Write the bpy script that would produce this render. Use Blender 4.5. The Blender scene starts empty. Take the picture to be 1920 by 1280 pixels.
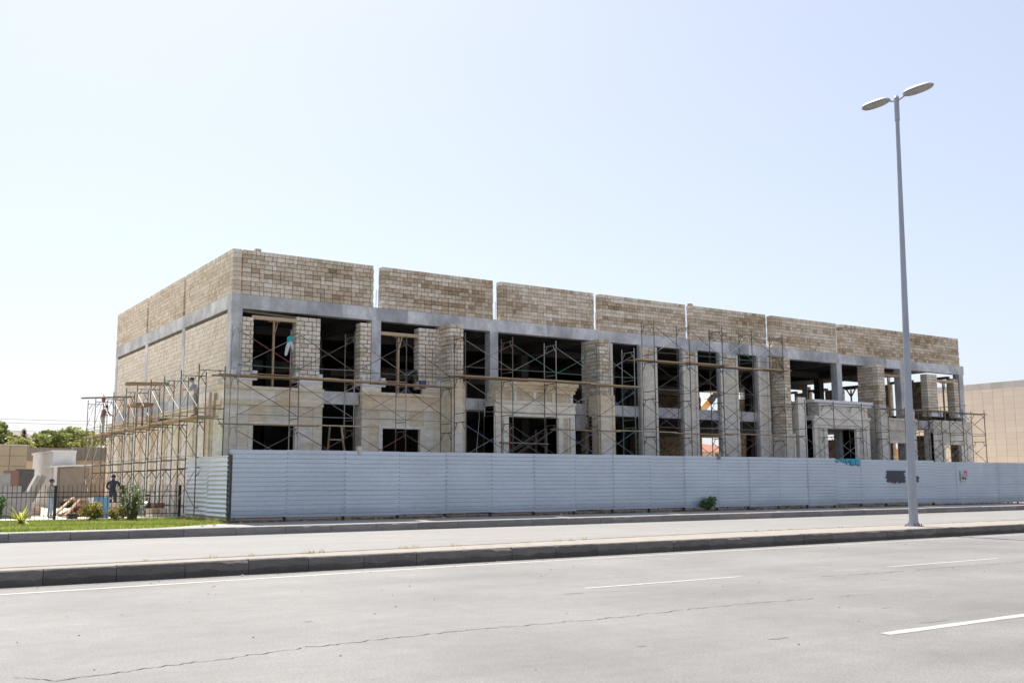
import bpy, bmesh, math, random
from mathutils import Vector, Matrix, noise
R = math.radians
random.seed(7)
sc = bpy.context.scene
C = sc.collection

# ------------------------------------------------------------------ camera
yaw, pitch, roll = R(56.2374), R(7.8976), R(-0.2629)
fw = Vector((math.cos(yaw)*math.cos(pitch), math.sin(yaw)*math.cos(pitch), math.sin(pitch)))
rt0 = Vector((math.sin(yaw), -math.cos(yaw), 0)); up0 = rt0.cross(fw)
rt = math.cos(roll)*rt0 + math.sin(roll)*up0
up = -math.sin(roll)*rt0 + math.cos(roll)*up0
cam = bpy.data.cameras.new('camera'); cam.lens = 36.0; cam.sensor_width = 36.0
cam.clip_start = 0.1; cam.clip_end = 4000
co = bpy.data.objects.new('camera', cam); C.objects.link(co)
m = Matrix((rt, up, -fw)).transposed().to_4x4(); m.translation = Vector((0, 0, 1.7))
co.matrix_world = m
sc.camera = co

# ------------------------------------------------------------------ light
SUN_EL, SUN_AZ = R(56.0), R(10.5)          # azimuth measured from +Y towards +X
w = bpy.data.worlds.new('World'); sc.world = w; w.use_nodes = True
nt = w.node_tree; bg = nt.nodes['Background']
sky = nt.nodes.new('ShaderNodeTexSky'); sky.sky_type = 'NISHITA'; sky.sun_disc = False
sky.sun_elevation = SUN_EL; sky.sun_rotation = SUN_AZ
sky.air_density = 1.0; sky.dust_density = 1.6; sky.ozone_density = 3.0; sky.altitude = 0
hz_ = nt.nodes.new('ShaderNodeHueSaturation'); hz_.inputs['Saturation'].default_value = 0.8
nt.links.new(sky.outputs[0], hz_.inputs['Color']); bg.inputs[1].default_value = 0.102
hm = nt.nodes.new('ShaderNodeMix'); hm.data_type = 'RGBA'; hm.inputs[0].default_value = 0.6      # even pale haze over the whole sky
hm.inputs[7].default_value = (1.88, 2.06, 2.50, 1)
tm_ = nt.nodes.new('ShaderNodeMix'); tm_.data_type = 'RGBA'; tm_.blend_type = 'MULTIPLY'; tm_.inputs[0].default_value = 1.0
tm_.inputs[7].default_value = (0.96, 0.90, 0.88, 1)
nt.links.new(hz_.outputs[0], tm_.inputs[6]); nt.links.new(tm_.outputs[2], hm.inputs[6]); nt.links.new(hm.outputs[2], bg.inputs[0])
sl = bpy.data.lights.new('sun', 'SUN'); sl.energy = 3.6; sl.angle = R(0.55); sl.color = (1.0, 0.95, 0.87)
so = bpy.data.objects.new('sun', sl); C.objects.link(so)
sdir = Vector((math.sin(SUN_AZ)*math.cos(SUN_EL), math.cos(SUN_AZ)*math.cos(SUN_EL), math.sin(SUN_EL)))
so.rotation_euler = sdir.to_track_quat('Z', 'Y').to_euler(); so.location = (0, 0, 60)
vs = sc.view_settings
vs.view_transform = 'Standard'; vs.look = 'None'; vs.gamma = 1.0; vs.exposure = 1.48
vs.use_curve_mapping = False
sc.cycles.max_bounces = 6; sc.cycles.diffuse_bounces = 4

# ------------------------------------------------------------------ helpers
def mat(name, c1, c2=None, scale=3.0, rough=0.85, metal=0.0, bump=0.0, bscale=30.0, ramp=None, rnd=0.0,
        detail=6.0, stretch=None, spec=0.5, objramp=None, hue=0.0, trans=0.0, speck=None, dirt=None):
    """Noise mixed two-tone material in world position; ramp: colour from per-face 'tint'; objramp: per-object tint."""
    M = bpy.data.materials.new(name); M.use_nodes = True
    n = M.node_tree.nodes; l = M.node_tree.links; b = n['Principled BSDF']
    b.inputs['Roughness'].default_value = rough; b.inputs['Metallic'].default_value = metal
    b.inputs['Specular IOR Level'].default_value = spec
    g = n.new('ShaderNodeNewGeometry'); vec = g.outputs['Position']
    if stretch:
        mp = n.new('ShaderNodeMapping'); mp.inputs['Scale'].default_value = stretch
        l.new(vec, mp.inputs['Vector']); vec = mp.outputs[0]
    nz = n.new('ShaderNodeTexNoise'); nz.inputs['Scale'].default_value = scale; nz.inputs['Detail'].default_value = detail
    nz.inputs['Roughness'].default_value = 0.65
    l.new(vec, nz.inputs['Vector'])
    st = n.new('ShaderNodeMapRange'); st.inputs[1].default_value = 0.32; st.inputs[2].default_value = 0.68
    l.new(nz.outputs[0], st.inputs[0])
    c2 = c2 or tuple(x*0.75 for x in c1)
    stops = ramp or objramp
    if stops:
        if ramp:
            a = n.new('ShaderNodeAttribute'); a.attribute_name = 'tint'; f = a.outputs['Fac']
        else:
            a = n.new('ShaderNodeObjectInfo'); f = a.outputs['Random']
            if objramp == 'color': pass
        cr = n.new('ShaderNodeValToRGB'); el = cr.color_ramp.elements
        while len(el) > 1: el.remove(el[-1])
        el[0].position = stops[0][0]; el[0].color = (*stops[0][1], 1)
        for p, c in stops[1:]:
            e = el.new(p); e.color = (*c, 1)
        l.new(f, cr.inputs[0])
        mx = n.new('ShaderNodeMix'); mx.data_type = 'RGBA'; mx.blend_type = 'MULTIPLY'; mx.inputs[0].default_value = 1.0
        mm = n.new('ShaderNodeMapRange'); mm.inputs[3].default_value = 0.76; mm.inputs[4].default_value = 1.1
        l.new(st.outputs[0], mm.inputs[0])
        l.new(cr.outputs[0], mx.inputs[6]); l.new(mm.outputs[0], mx.inputs[7]); out = mx.outputs[2]
    else:
        mx = n.new('ShaderNodeMix'); mx.data_type = 'RGBA'
        mx.inputs[6].default_value = (*c1, 1); mx.inputs[7].default_value = (*c2, 1)
        l.new(st.outputs[0], mx.inputs[0]); out = mx.outputs[2]
        if rnd > 0:
            oi = n.new('ShaderNodeObjectInfo'); mr = n.new('ShaderNodeMapRange')
            mr.inputs[3].default_value = 1-rnd; mr.inputs[4].default_value = 1+rnd
            l.new(oi.outputs['Random'], mr.inputs[0])
            m2 = n.new('ShaderNodeMix'); m2.data_type = 'RGBA'; m2.blend_type = 'MULTIPLY'; m2.inputs[0].default_value = 1
            l.new(out, m2.inputs[6]); l.new(mr.outputs[0], m2.inputs[7]); out = m2.outputs[2]
    if speck:
        for sc_, amt in speck:
            n3 = n.new('ShaderNodeTexNoise'); n3.inputs['Scale'].default_value = sc_; n3.inputs['Detail'].default_value = 3
            l.new(g.outputs['Position'], n3.inputs['Vector']); m3 = n.new('ShaderNodeMapRange')
            m3.inputs[1].default_value = .3; m3.inputs[2].default_value = .7; m3.inputs[3].default_value = 1-amt; m3.inputs[4].default_value = 1+amt
            l.new(n3.outputs[0], m3.inputs[0]); x3 = n.new('ShaderNodeMix'); x3.data_type = 'RGBA'; x3.blend_type = 'MULTIPLY'; x3.inputs[0].default_value = 1
            l.new(out, x3.inputs[6]); l.new(m3.outputs[0], x3.inputs[7]); out = x3.outputs[2]
    if dirt:                                                       # splash-dirt band at the foot, ragged upper edge
        sp = n.new('ShaderNodeSeparateXYZ'); l.new(g.outputs['Position'], sp.inputs[0])
        n4 = n.new('ShaderNodeTexNoise'); n4.inputs['Scale'].default_value = 2.2; l.new(g.outputs['Position'], n4.inputs['Vector'])
        a4 = n.new('ShaderNodeMath'); a4.operation = 'MULTIPLY_ADD'; a4.inputs[1].default_value = -.16; l.new(n4.outputs[0], a4.inputs[0]); l.new(sp.outputs[2], a4.inputs[2])
        m4 = n.new('ShaderNodeMapRange'); m4.inputs[1].default_value = dirt[0]-.085; m4.inputs[2].default_value = dirt[0]-.07; m4.inputs[3].default_value = dirt[1]; m4.inputs[4].default_value = 1
        l.new(a4.outputs[0], m4.inputs[0]); x4 = n.new('ShaderNodeMix'); x4.data_type = 'RGBA'; x4.blend_type = 'MULTIPLY'; x4.inputs[0].default_value = 1
        l.new(out, x4.inputs[6]); l.new(m4.outputs[0], x4.inputs[7]); out = x4.outputs[2]
    l.new(out, b.inputs['Base Color'])
    if trans > 0:
        tb = n.new('ShaderNodeBsdfTranslucent'); ms = n.new('ShaderNodeMixShader'); ms.inputs[0].default_value = trans
        l.new(out, tb.inputs[0]); l.new(b.outputs[0], ms.inputs[1]); l.new(tb.outputs[0], ms.inputs[2])
        l.new(ms.outputs[0], n['Material Output'].inputs[0])
    if bump > 0:
        n2 = n.new('ShaderNodeTexNoise'); n2.inputs['Scale'].default_value = bscale; n2.inputs['Detail'].default_value = 8
        l.new(g.outputs['Position'], n2.inputs['Vector'])
        bp = n.new('ShaderNodeBump'); bp.inputs['Strength'].default_value = bump; bp.inputs['Distance'].default_value = 0.02
        l.new(n2.outputs[0], bp.inputs['Height']); l.new(bp.outputs[0], b.inputs['Normal'])
    return M

class MB:
    def __init__(s): s.v = []; s.f = []; s.t = []; s.m = []
    def add(s, vs_, fs, tint=0.5, mi=0):
        o = len(s.v); s.v += [tuple(x) for x in vs_]
        for f in fs: s.f.append(tuple(i+o for i in f)); s.t.append(tint); s.m.append(mi)
    def box(s, x0, x1, y0, y1, z0, z1, tint=0.5, mi=0):
        if x0 > x1: x0, x1 = x1, x0
        if y0 > y1: y0, y1 = y1, y0
        s.add([(x0,y0,z0),(x1,y0,z0),(x1,y1,z0),(x0,y1,z0),(x0,y0,z1),(x1,y0,z1),(x1,y1,z1),(x0,y1,z1)],
              [(0,3,2,1),(4,5,6,7),(0,1,5,4),(1,2,6,5),(2,3,7,6),(3,0,4,7)], tint, mi); return s
    def obox(s, c, a, b, d, tint=0.5, mi=0):
        """oriented box: centre and three half vectors (right handed)"""
        c, a, b, d = map(Vector, (c, a, b, d))
        P = [c-a-b-d, c+a-b-d, c+a+b-d, c-a+b-d, c-a-b+d, c+a-b+d, c+a+b+d, c-a+b+d]
        s.add(P, [(0,3,2,1),(4,5,6,7),(0,1,5,4),(1,2,6,5),(2,3,7,6),(3,0,4,7)], tint, mi); return s
    def bar(s, p0, p1, wx, wz, tint=0.5, mi=0, side=None):
        """rectangular bar between two points"""
        p0, p1 = Vector(p0), Vector(p1); d = (p1-p0); L = d.length; d.normalize()
        sd = Vector(side) if side else (d.cross(Vector((0,0,1))) if abs(d.z) < .95 else Vector((1,0,0)))
        sd.normalize(); n = sd.cross(d).normalized(); sd = d.cross(n)
        return s.obox((p0+p1)/2, d*L/2, -sd*wx/2, n*wz/2, tint, mi)
    def tube(s, p0, p1, r, r1=None, n=6, tint=0.5, mi=0, caps=True):
        p0, p1 = Vector(p0), Vector(p1); r1 = r if r1 is None else r1
        d = (p1-p0).normalized(); a = d.orthogonal().normalized(); b = d.cross(a)
        vv = []
        for p, q in ((p0, r), (p1, r1)):
            for i in range(n):
                t = 2*math.pi*i/n; vv.append(p + a*math.cos(t)*q + b*math.sin(t)*q)
        ff = [(i, (i+1) % n, n+(i+1) % n, n+i) for i in range(n)]
        if caps: ff += [tuple(range(n-1, -1, -1)), tuple(range(n, 2*n))]
        s.add(vv, ff, tint, mi); return s
    def path(s, pts, rr, n=6, tint=0.5, mi=0):
        for i in range(len(pts)-1):
            a = rr[i] if isinstance(rr, (list, tuple)) else rr
            b = rr[i+1] if isinstance(rr, (list, tuple)) else rr
            s.tube(pts[i], pts[i+1], a, b, n, tint, mi)
        return s
    def prism(s, prof, p0, p1, ua, ub, tint=0.5, mi=0, caps=True):
        """closed 2D profile (u,v) swept from p0 to p1"""
        p0, p1, ua, ub = map(Vector, (p0, p1, ua, ub)); n = len(prof)
        vv = [p0+ua*u+ub*q for u, q in prof] + [p1+ua*u+ub*q for u, q in prof]
        ff = [(i, (i+1) % n, n+(i+1) % n, n+i) for i in range(n)]
        if caps: ff += [tuple(range(n-1, -1, -1)), tuple(range(n, 2*n))]
        s.add(vv, ff, tint, mi); return s
    def ball(s, c, rx, ry=None, rz=None, nu=10, nv=6, tint=0.5, mi=0, jit=0.0):
        ry = ry or rx; rz = rz or rx; c = Vector(c); vv = [c+Vector((0,0,-rz))]
        for j in range(1, nv):
            ph = -math.pi/2+math.pi*j/nv
            for i in range(nu):
                th = 2*math.pi*i/nu; k = 1+random.uniform(-jit, jit)
                vv.append(c+Vector((rx*math.cos(ph)*math.cos(th)*k, ry*math.cos(ph)*math.sin(th)*k, rz*math.sin(ph)*k)))
        vv.append(c+Vector((0,0,rz))); ff = []
        for i in range(nu): ff.append((0, 1+(i+1) % nu, 1+i))
        for j in range(nv-2):
            for i in range(nu):
                a = 1+j*nu+i; b = 1+j*nu+(i+1) % nu; ff.append((a, b, b+nu, a+nu))
        k = len(vv)-1; o = 1+(nv-2)*nu
        for i in range(nu): ff.append((o+i, o+(i+1) % nu, k))
        s.add(vv, ff, tint, mi); return s
    def mesh(s, name, mats, smooth=False):
        me = bpy.data.meshes.new(name); me.from_pydata(s.v, [], s.f)
        for mm in (mats if isinstance(mats, (list, tuple)) else [mats]): me.materials.append(mm)
        if len(me.materials) > 1: me.polygons.foreach_set('material_index', s.m)
        at = me.attributes.new('tint', 'FLOAT', 'FACE'); at.data.foreach_set('value', s.t)
        if smooth: me.polygons.foreach_set('use_smooth', [True]*len(s.f))
        me.update(); return me
    def build(s, name, mats, parent=None, smooth=False, loc=None):
        me = s.mesh(name, mats, smooth); o = bpy.data.objects.new(name, me); C.objects.link(o)
        if loc is not None:
            me.transform(Matrix.Translation(-Vector(loc))); o.location = loc
        if parent: adopt(o, parent)
        return o

def wpos(o):
    p = Vector(o.location); q = o.parent
    while q: p = p + Vector(q.location) if q.matrix_parent_inverse == Matrix() else p; q = q.parent
    return p
WORLD = {}
def adopt(o, parent):
    """child keeps its world coordinates"""
    o.parent = parent
    o.matrix_parent_inverse = WORLD.get(parent.name, Matrix.Translation(parent.location)).inverted() if True else Matrix()
    WORLD[o.name] = Matrix.Translation(o.location)
def inst(name, me, parent, loc, rot=None, scale=None):
    o = bpy.data.objects.new(name, me); C.objects.link(o); o.location = loc
    if rot is not None: o.rotation_euler = rot
    if scale is not None: o.scale = scale
    if parent: adopt(o, parent)
    return o
def tag(o, label, cat, group=None):
    o['label'] = label; o['category'] = cat
    if group: o['group'] = group
    return o
def thing(name, label, cat, loc, group=None):
    o = bpy.data.objects.new(name, None); C.objects.link(o); o.location = loc; o.empty_display_size = .3
    WORLD[o.name] = Matrix.Translation(Vector(loc))
    return tag(o, label, cat, group)
def structure(o, kind='structure'): o['kind'] = kind; return o
def chamfer_box(name, mats, ch=0.06, tint=0.5, ends=True):
    """unit cube with cut edges (for stones, scaled per object)"""
    bm = bmesh.new(); bmesh.ops.create_cube(bm, size=1.0)
    bmesh.ops.bevel(bm, geom=bm.edges[:], offset=ch, segments=1, affect='EDGES', profile=0.5)
    me = bpy.data.meshes.new(name); bm.to_mesh(me); bm.free(); me.materials.append(mats)
    at = me.attributes.new('tint', 'FLOAT', 'FACE'); at.data.foreach_set('value', [tint]*len(me.polygons))
    return me
rnd = random.uniform

# ------------------------------------------------------------------ materials
STONE = [(0.0, (0.27, 0.19, 0.12)), (0.3, (0.42, 0.32, 0.215)), (0.6, (0.62, 0.52, 0.395)), (1.0, (0.82, 0.745, 0.63))]
M_block = mat('limestone_block', (.5,.4,.3), ramp=STONE, scale=9, rough=.95, bump=.5, bscale=25, spec=.2)
M_mortar = mat('mortar', (.10,.085,.07), (.18,.155,.13), scale=6, rough=1, spec=.1)
CONC = [(0.0, (.35,.355,.365)), (0.5, (.49,.495,.505)), (1.0, (.64,.645,.655))]
M_conc = mat('concrete', (.3,.3,.3), ramp=CONC, scale=1.8, rough=.9, bump=.3, bscale=14, spec=.3, stretch=(1,1,.6), speck=((.8,.22),(5,.08)))
M_concd = mat('shaded_concrete_inside', (.10,.097,.095), (.16,.156,.152), scale=1.2, rough=.95, bump=.3, bscale=12, spec=.2)  # the frame concrete coloured darker, so room shade sits in the colour
CLAD = [(0.0, (.70,.55,.36)), (.25, (.78,.67,.50)), (.6, (.82,.75,.62)), (1.0, (.85,.82,.75))]
M_clad = mat('stone_cladding', (.5,.4,.3), ramp=CLAD, scale=2.2, rough=.7, bump=.08, bscale=30, spec=.35, stretch=(1,1,2.6))
GCLAD = [(0.0, (.63,.57,.48)), (.5, (.73,.685,.605)), (1.0, (.80,.77,.71))]
M_gclad = mat('grey_stone_cladding', (.5,.45,.4), ramp=GCLAD, scale=2.0, rough=.75, bump=.1, bscale=30, spec=.35, stretch=(1,1,2))
M_white = mat('pale_stone', (.72,.72,.73), (.62,.62,.64), scale=4, rough=.8)
M_fence = mat('galvanised_sheet', (.515,.575,.64), (.46,.515,.58), scale=.7, rough=.42, metal=.25, rnd=.03, stretch=(.5,.5,2.5), spec=.5, dirt=(.70,.84), speck=((6,.04),(.5,.04)))
M_fencel = mat('lit_galvanised_sheet', (.68,.71,.73), (.58,.62,.65), scale=.7, rough=.32, metal=.55, rnd=.04, stretch=(.5,.5,2.5))  # paler copy of the sheet, brightness of the side return put into its colour
M_rust = mat('rusty_tube', (.19,.15,.12), (.10,.08,.068), scale=4, rough=.55, metal=.35, rnd=.2)
M_green = mat('green_tube', (.06,.18,.14), (.09,.14,.11), scale=5, rough=.5, metal=.2, rnd=.2)
M_red = mat('red_tube', (.28,.07,.06), (.16,.06,.05), scale=5, rough=.5, metal=.2)
M_steel = mat('bare_tube', (.36,.345,.325), (.22,.20,.18), scale=6, rough=.4, metal=.6, rnd=.15)
M_bluet = mat('blue_tube', (.13,.21,.32), (.12,.15,.2), scale=5, rough=.45, metal=.3)
WOOD = [(0.0, (.24,.165,.10)), (.5, (.40,.28,.165)), (1.0, (.55,.43,.29))]
M_wood = mat('sawn_plank', (.5,.4,.3), objramp=WOOD, scale=3, rough=.85, bump=.2, bscale=20, stretch=(.6,.6,6))
M_woodg = mat('weathered_plank', (.27,.23,.18), (.19,.16,.13), scale=3, rough=.9, rnd=.2)
M_asph = mat('worn_asphalt', (.158,.154,.149), (.128,.125,.121), scale=.5, rough=.74, bump=.45, bscale=110, stretch=(.18,1.4,1), spec=.4, speck=((85,.34),(30,.18),(.4,.15),(4,.07),(.11,.08)))
M_asph2 = mat('far_asphalt', (.20,.194,.187), (.17,.165,.16), scale=.4, rough=.8, bump=.3, bscale=80, stretch=(.15,1.5,1), spec=.35, speck=((40,.25),(.4,.06),(3,.05)))
M_paint = mat('road_paint', (.37,.36,.345), (.25,.243,.233), scale=7, rough=.7)
M_stain = mat('road_stain', (.115,.112,.11), (.145,.14,.137), scale=12, rough=.9)
M_crack = mat('worn_crack', (.045,.04,.036), (.09,.08,.07), scale=5, rough=1)  # dark tone of the worn cracks themselves
M_dust = mat('gutter_dust', (.20,.178,.155), (.15,.137,.124), scale=2.5, rough=1, stretch=(.5,2,1))
M_kerb = mat('kerb_concrete', (.185,.168,.155), (.13,.118,.11), scale=2.2, rough=.95, bump=.6, bscale=18, rnd=.12, stretch=(1,1,4), spec=.2, speck=((35,.14),), dirt=(.115,.66))
M_kerbf = mat('pale_kerb_concrete', (.27,.25,.235), (.20,.185,.175), scale=2.2, rough=.95, bump=.5, bscale=18, rnd=.14, stretch=(1,1,4), spec=.2, speck=((35,.1),))
M_pave = mat('pavement_concrete', (.27,.262,.25), (.22,.213,.205), scale=1.2, rough=.9, bump=.3, bscale=30)
M_medtop = mat('median_top', (.27,.24,.21), (.20,.18,.16), scale=3, rough=.95, bump=.6, bscale=16)
M_soil = mat('dry_soil', (.36,.29,.21), (.24,.19,.14), scale=3, rough=1, bump=.8, bscale=10)
M_site = mat('dusty_site_ground', (.58,.53,.455), (.47,.42,.35), scale=.8, rough=1, bump=.5, bscale=6)
M_grass = mat('lawn_grass', (.16,.30,.03), ramp=[(0,(.16,.20,.045)),(.6,(.25,.32,.055)),(1,(.47,.43,.16))], scale=1.5, rough=.6, trans=.45)
M_lawn = mat('lawn_earth', (.17,.27,.03), (.22,.24,.06), scale=3, rough=1)
LEAF = [(0,(.10,.125,.035)),(.5,(.21,.24,.065)),(1,(.38,.37,.12))]
M_leaf = mat('tree_leaf', (.1,.1,.1), ramp=LEAF, scale=1, rough=.6, trans=.4)
M_leafd = mat('dark_leaf', (.1,.1,.1), ramp=[(0,(.02,.045,.018)),(1,(.06,.11,.04))], scale=2, rough=.5)
M_leafo = mat('oleander_leaf', (.1,.1,.1), ramp=[(0,(.05,.10,.035)),(.6,(.12,.20,.06)),(1,(.32,.38,.17))], scale=2, rough=.45, trans=.3)
M_leafy = mat('yellow_leaf', (.1,.1,.1), ramp=[(0,(.13,.09,.03)),(.5,(.32,.29,.06)),(1,(.52,.44,.14))], scale=2, rough=.6, trans=.35)
M_yucca = mat('yucca_leaf', (.1,.1,.1), ramp=[(0,(.2,.28,.03)),(1,(.55,.52,.05))], scale=2, rough=.5, trans=.4)
M_dry = mat('dry_stem', (.24,.19,.10), (.14,.11,.07), scale=6, rough=.9)
M_bark = mat('bark', (.12,.09,.065), (.07,.055,.04), scale=6, rough=1, bump=.6, bscale=12)
M_black = mat('black_iron', (.018,.02,.022), (.03,.032,.034), scale=8, rough=.5, metal=.3)
M_pole = mat('galvanised_pole', (.34,.36,.40), (.28,.30,.34), scale=2, rough=.38, metal=.35, stretch=(3,3,.5))
M_lens = mat('lamp_glass', (.33,.32,.30), (.24,.23,.215), scale=6, rough=.25, spec=.6)
M_shell = mat('lamp_shell', (.55,.55,.55), (.48,.48,.48), scale=4, rough=.4)
M_render_w = mat('white_render', (.66,.65,.63), (.55,.54,.52), scale=1.3, rough=.9)
M_stucco = mat('grey_brown_render', (.27,.23,.19), (.21,.18,.15), scale=3, rough=1, bump=.4, bscale=20)
M_peach = mat('peach_render', (.56,.42,.28), (.48,.36,.25), scale=.9, rough=.9)
M_orange = mat('orange_render', (.58,.33,.13), (.50,.29,.12), scale=.7, rough=.9)
M_tanp = mat('tan_panel', (.42,.34,.23), (.36,.29,.20), scale=1.2, rough=.8, rnd=.05)
M_bigp = mat('beige_facade_panel', (.80,.69,.565), (.76,.655,.53), scale=.7, rough=.7, rnd=.035)
M_bigc = mat('grey_coping_panel', (.58,.545,.50), (.52,.49,.45), scale=1, rough=.7, rnd=.06)
M_joint = mat('panel_joint', (.50,.43,.35), (.46,.40,.32), scale=2, rough=1)
M_tile = mat('red_roof_tile', (.30,.12,.07), (.22,.09,.055), scale=5, rough=.9)
M_slab = mat('grey_slab_stone', (.40,.39,.375), (.31,.30,.29), scale=3, rough=.9, rnd=.15)
M_slabd = mat('dark_slab_stone', (.13,.13,.125), (.09,.09,.09), scale=3, rough=.8)
M_rubble = mat('broken_brick', (.1,.1,.1), ramp=[(0,(.25,.10,.07)),(.5,(.36,.19,.13)),(1,(.45,.36,.27))], scale=7, rough=1)
M_blue = mat('faded_blue_board', (.10,.24,.40), (.18,.32,.46), scale=4, rough=.7)
M_orangem = mat('orange_machine_paint', (.72,.30,.03), (.62,.25,.03), scale=2, rough=.45)
M_dark = mat('dark_machine_steel', (.07,.065,.06), (.045,.042,.04), scale=3, rough=.6, metal=.3)
M_teal = mat('torn_teal_sheet', (.02,.27,.40), (.04,.33,.46), scale=9, rough=.5)
M_patch = mat('dark_cover_paint', (.04,.045,.065), (.055,.06,.08), scale=5, rough=.6)
M_paper = mat('poster_paper', (.66,.66,.66), (.58,.58,.58), scale=9, rough=.8)
M_pink = mat('poster_red', (.62,.13,.16), (.55,.12,.15), scale=9, rough=.8)
M_ink = mat('poster_ink', (.05,.05,.06), (.08,.08,.09), scale=9, rough=.8)
M_skin = mat('skin', (.34,.19,.125), (.30,.165,.11), scale=8, rough=.6)
def cloth(name, c): return mat(name, c, tuple(x*.8 for x in c), scale=9, rough=.95, bump=.2, bscale=25)

# ------------------------------------------------------------------ ground, roads, kerbs
structure(MB().box(-700, 1500, -700, 1600, -.5, -.03).build('ground', M_soil))
near = structure(MB().box(-80, 260, -14, 19.52, -.03, 0).build('near_road', M_asph))
structure(MB().box(-80, 260, 20.0, 34.74, -.03, 0.0005).build('far_road', M_asph2))
def medback(x): return 20.35 + max(0, min(1.5, (x-3)*.075))
mb = MB()
xs_ = [-60, 0, 3, 6, 10, 14, 18, 23, 30, 60, 240]
for a, b in zip(xs_[:-1], xs_[1:]):
    ya, yb = medback(a), medback(b)
    mb.add([(a,19.66,-.02),(b,19.66,-.02),(b,yb,-.02),(a,ya,-.02),(a,19.66,.262),(b,19.66,.262),(b,yb,.262),(a,ya,.262)],
           [(0,3,2,1),(4,5,6,7),(2,3,7,6)])
med = structure(mb.build('median_strip', M_medtop))
def kerbmesh(seed, L, d, h, mk_=M_kerb):
    r = random.Random(seed); mb = MB(); K = 9; rows = []
    big = r.random() < .3; c0 = r.randint(1, K-2)
    for i in range(K+1):
        x = -L/2+L*i/K; c = .012+.012*r.random()+(.05*r.random() if big and abs(i-c0) < 3 else 0)
        if i in (0, K): c += .012
        rows.append([(x,-d/2,-h/2),(x,-d/2,h/2-c),(x,-d/2+c*1.1,h/2),(x,d/2,h/2),(x,d/2,-h/2)])
    vv = [p for q in rows for p in q]; ff = []
    for i in range(K):
        for j in range(4): ff.append((i*5+j, (i+1)*5+j, (i+1)*5+j+1, i*5+j+1))
    ff += [(0,1,2,3,4), tuple(K*5+j for j in (4,3,2,1,0))]
    mb.add(vv, ff); return mb.mesh('kerb_stone', mk_)
KM = [kerbmesh(q, 1.203, .17, .33) for q in range(9)]; KF = [kerbmesh(q+20, 1.744, .16, .31, M_kerbf) for q in range(6)]; KB = [kerbmesh(q+40, 1.19, .12, .33) for q in range(5)]
mk = structure(MB().box(-60, 120, 19.56, 19.65, -.02, .2).build('median_kerb', M_mortar))
k = 0; x = 2.07-1.215*4
while x < 62:
    o = inst('kerb_stone', random.choice(KM), mk, (x+.6075, 19.575+rnd(-.008,.008), .115+rnd(-.006,.006)), (rnd(-.012,.012), 0, rnd(-.004,.004))); x += 1.215
fk = structure(MB().box(-60, 180, 34.78, 34.86, -.02, .2).build('pavement_kerb', M_mortar))
x = 1.3-1.76*3
while x < 120:
    inst('kerb_stone', random.choice(KF), fk, (x+.88, 34.80+rnd(-.006,.006), .12+rnd(-.005,.005)), (rnd(-.01,.01), 0, 0)); x += 1.76
# stones that edge the back of the median, low and half buried
bk = structure(MB().box(-60, 0, 20.32, 20.36, -.02, .2).build('median_back_kerb', M_mortar))
x = -2.0
while x < 40:
    y0_, y1_ = medback(x), medback(x+1.2)
    inst('kerb_stone', random.choice(KB), bk, (x+.6, (y0_+y1_)/2+.03, .105), (0, 0, math.atan2(y1_-y0_, 1.2))); x += 1.2
mb = MB()                                                            # pavement: kerb to fence, narrow strip beside the lawn
mb.add([(-60,34.86,.271),(9.4,34.86,.271),(9.4,35.75,.271),(-60,35.75,.271)], [(0,1,2,3)])
mb.add([(9.4,34.86,.271),(180,34.86,.271),(180,38.55,.275),(12.75,38.4,.275),(9.4,35.75,.271)], [(0,1,2,3,4)])
structure(mb.build('pavement', M_pave))
structure(MB().box(12.75, 180, 38.45, 41.0, -.02, .262).build('soil_strip', M_soil))
structure(MB().box(-70, 240, 45.0, 240, -.02, .285).build('site_ground', M_site))
structure(MB().box(12.9, 240, 41.0, 45.0, -.02, .28).build('site_ground_front', M_site))
mb = MB(); mb.add([(-40,35.7,.27),(9.4,35.7,.27),(12.8,38.5,.28),(12.8,45.0,.28),(-40,45.0,.28)], [(0,1,2,3,4)])
structure(mb.build('lawn_bed', M_lawn))
structure(MB().box(-40, 12.85, 44.93, 45.12, .0, .36).build('fence_plinth', M_white))

# markings, cracks, patches (parts of the road)
def strip(mb, pts, wd, z, jit=0.0):
    n = len(pts); vv = []
    for i, (x, y) in enumerate(pts):
        a = pts[max(0, i-1)]; b = pts[min(n-1, i+1)]
        d = Vector((b[0]-a[0], b[1]-a[1])).normalized(); nn = Vector((-d.y, d.x)); h = wd/2*(1+rnd(-jit, jit))
        vv += [(x+nn.x*h, y+nn.y*h, z), (x-nn.x*h, y-nn.y*h, z)]
    mb.add(vv, [(2*i, 2*i+1, 2*i+3, 2*i+2) for i in range(n-1)])
mb = MB(); strip(mb, [(x, 18.25+(.55 if x > 12 else .55*max(0, (x-2)/10))+rnd(-.008,.008)) for x in range(-10, 70)], .14, .004, .12)
structure(mb.build('edge_line', M_paint, near))
for a, b, y, ww in ((10.5,14.1,13.6,.11),(18.0,21.95,13.35,.11),(26,29.8,13.3,.11),(34,38,13.3,.11),(10.1,13.7,7.57,.17),(17.5,21.2,7.57,.17),(25,29,7.5,.17)):
    mb = MB(); strip(mb, [(a+(b-a)*i/8, y+rnd(-.006,.006)) for i in range(9)], ww, .004, .1)
    structure(mb.build('lane_dash', M_paint, near))
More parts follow.
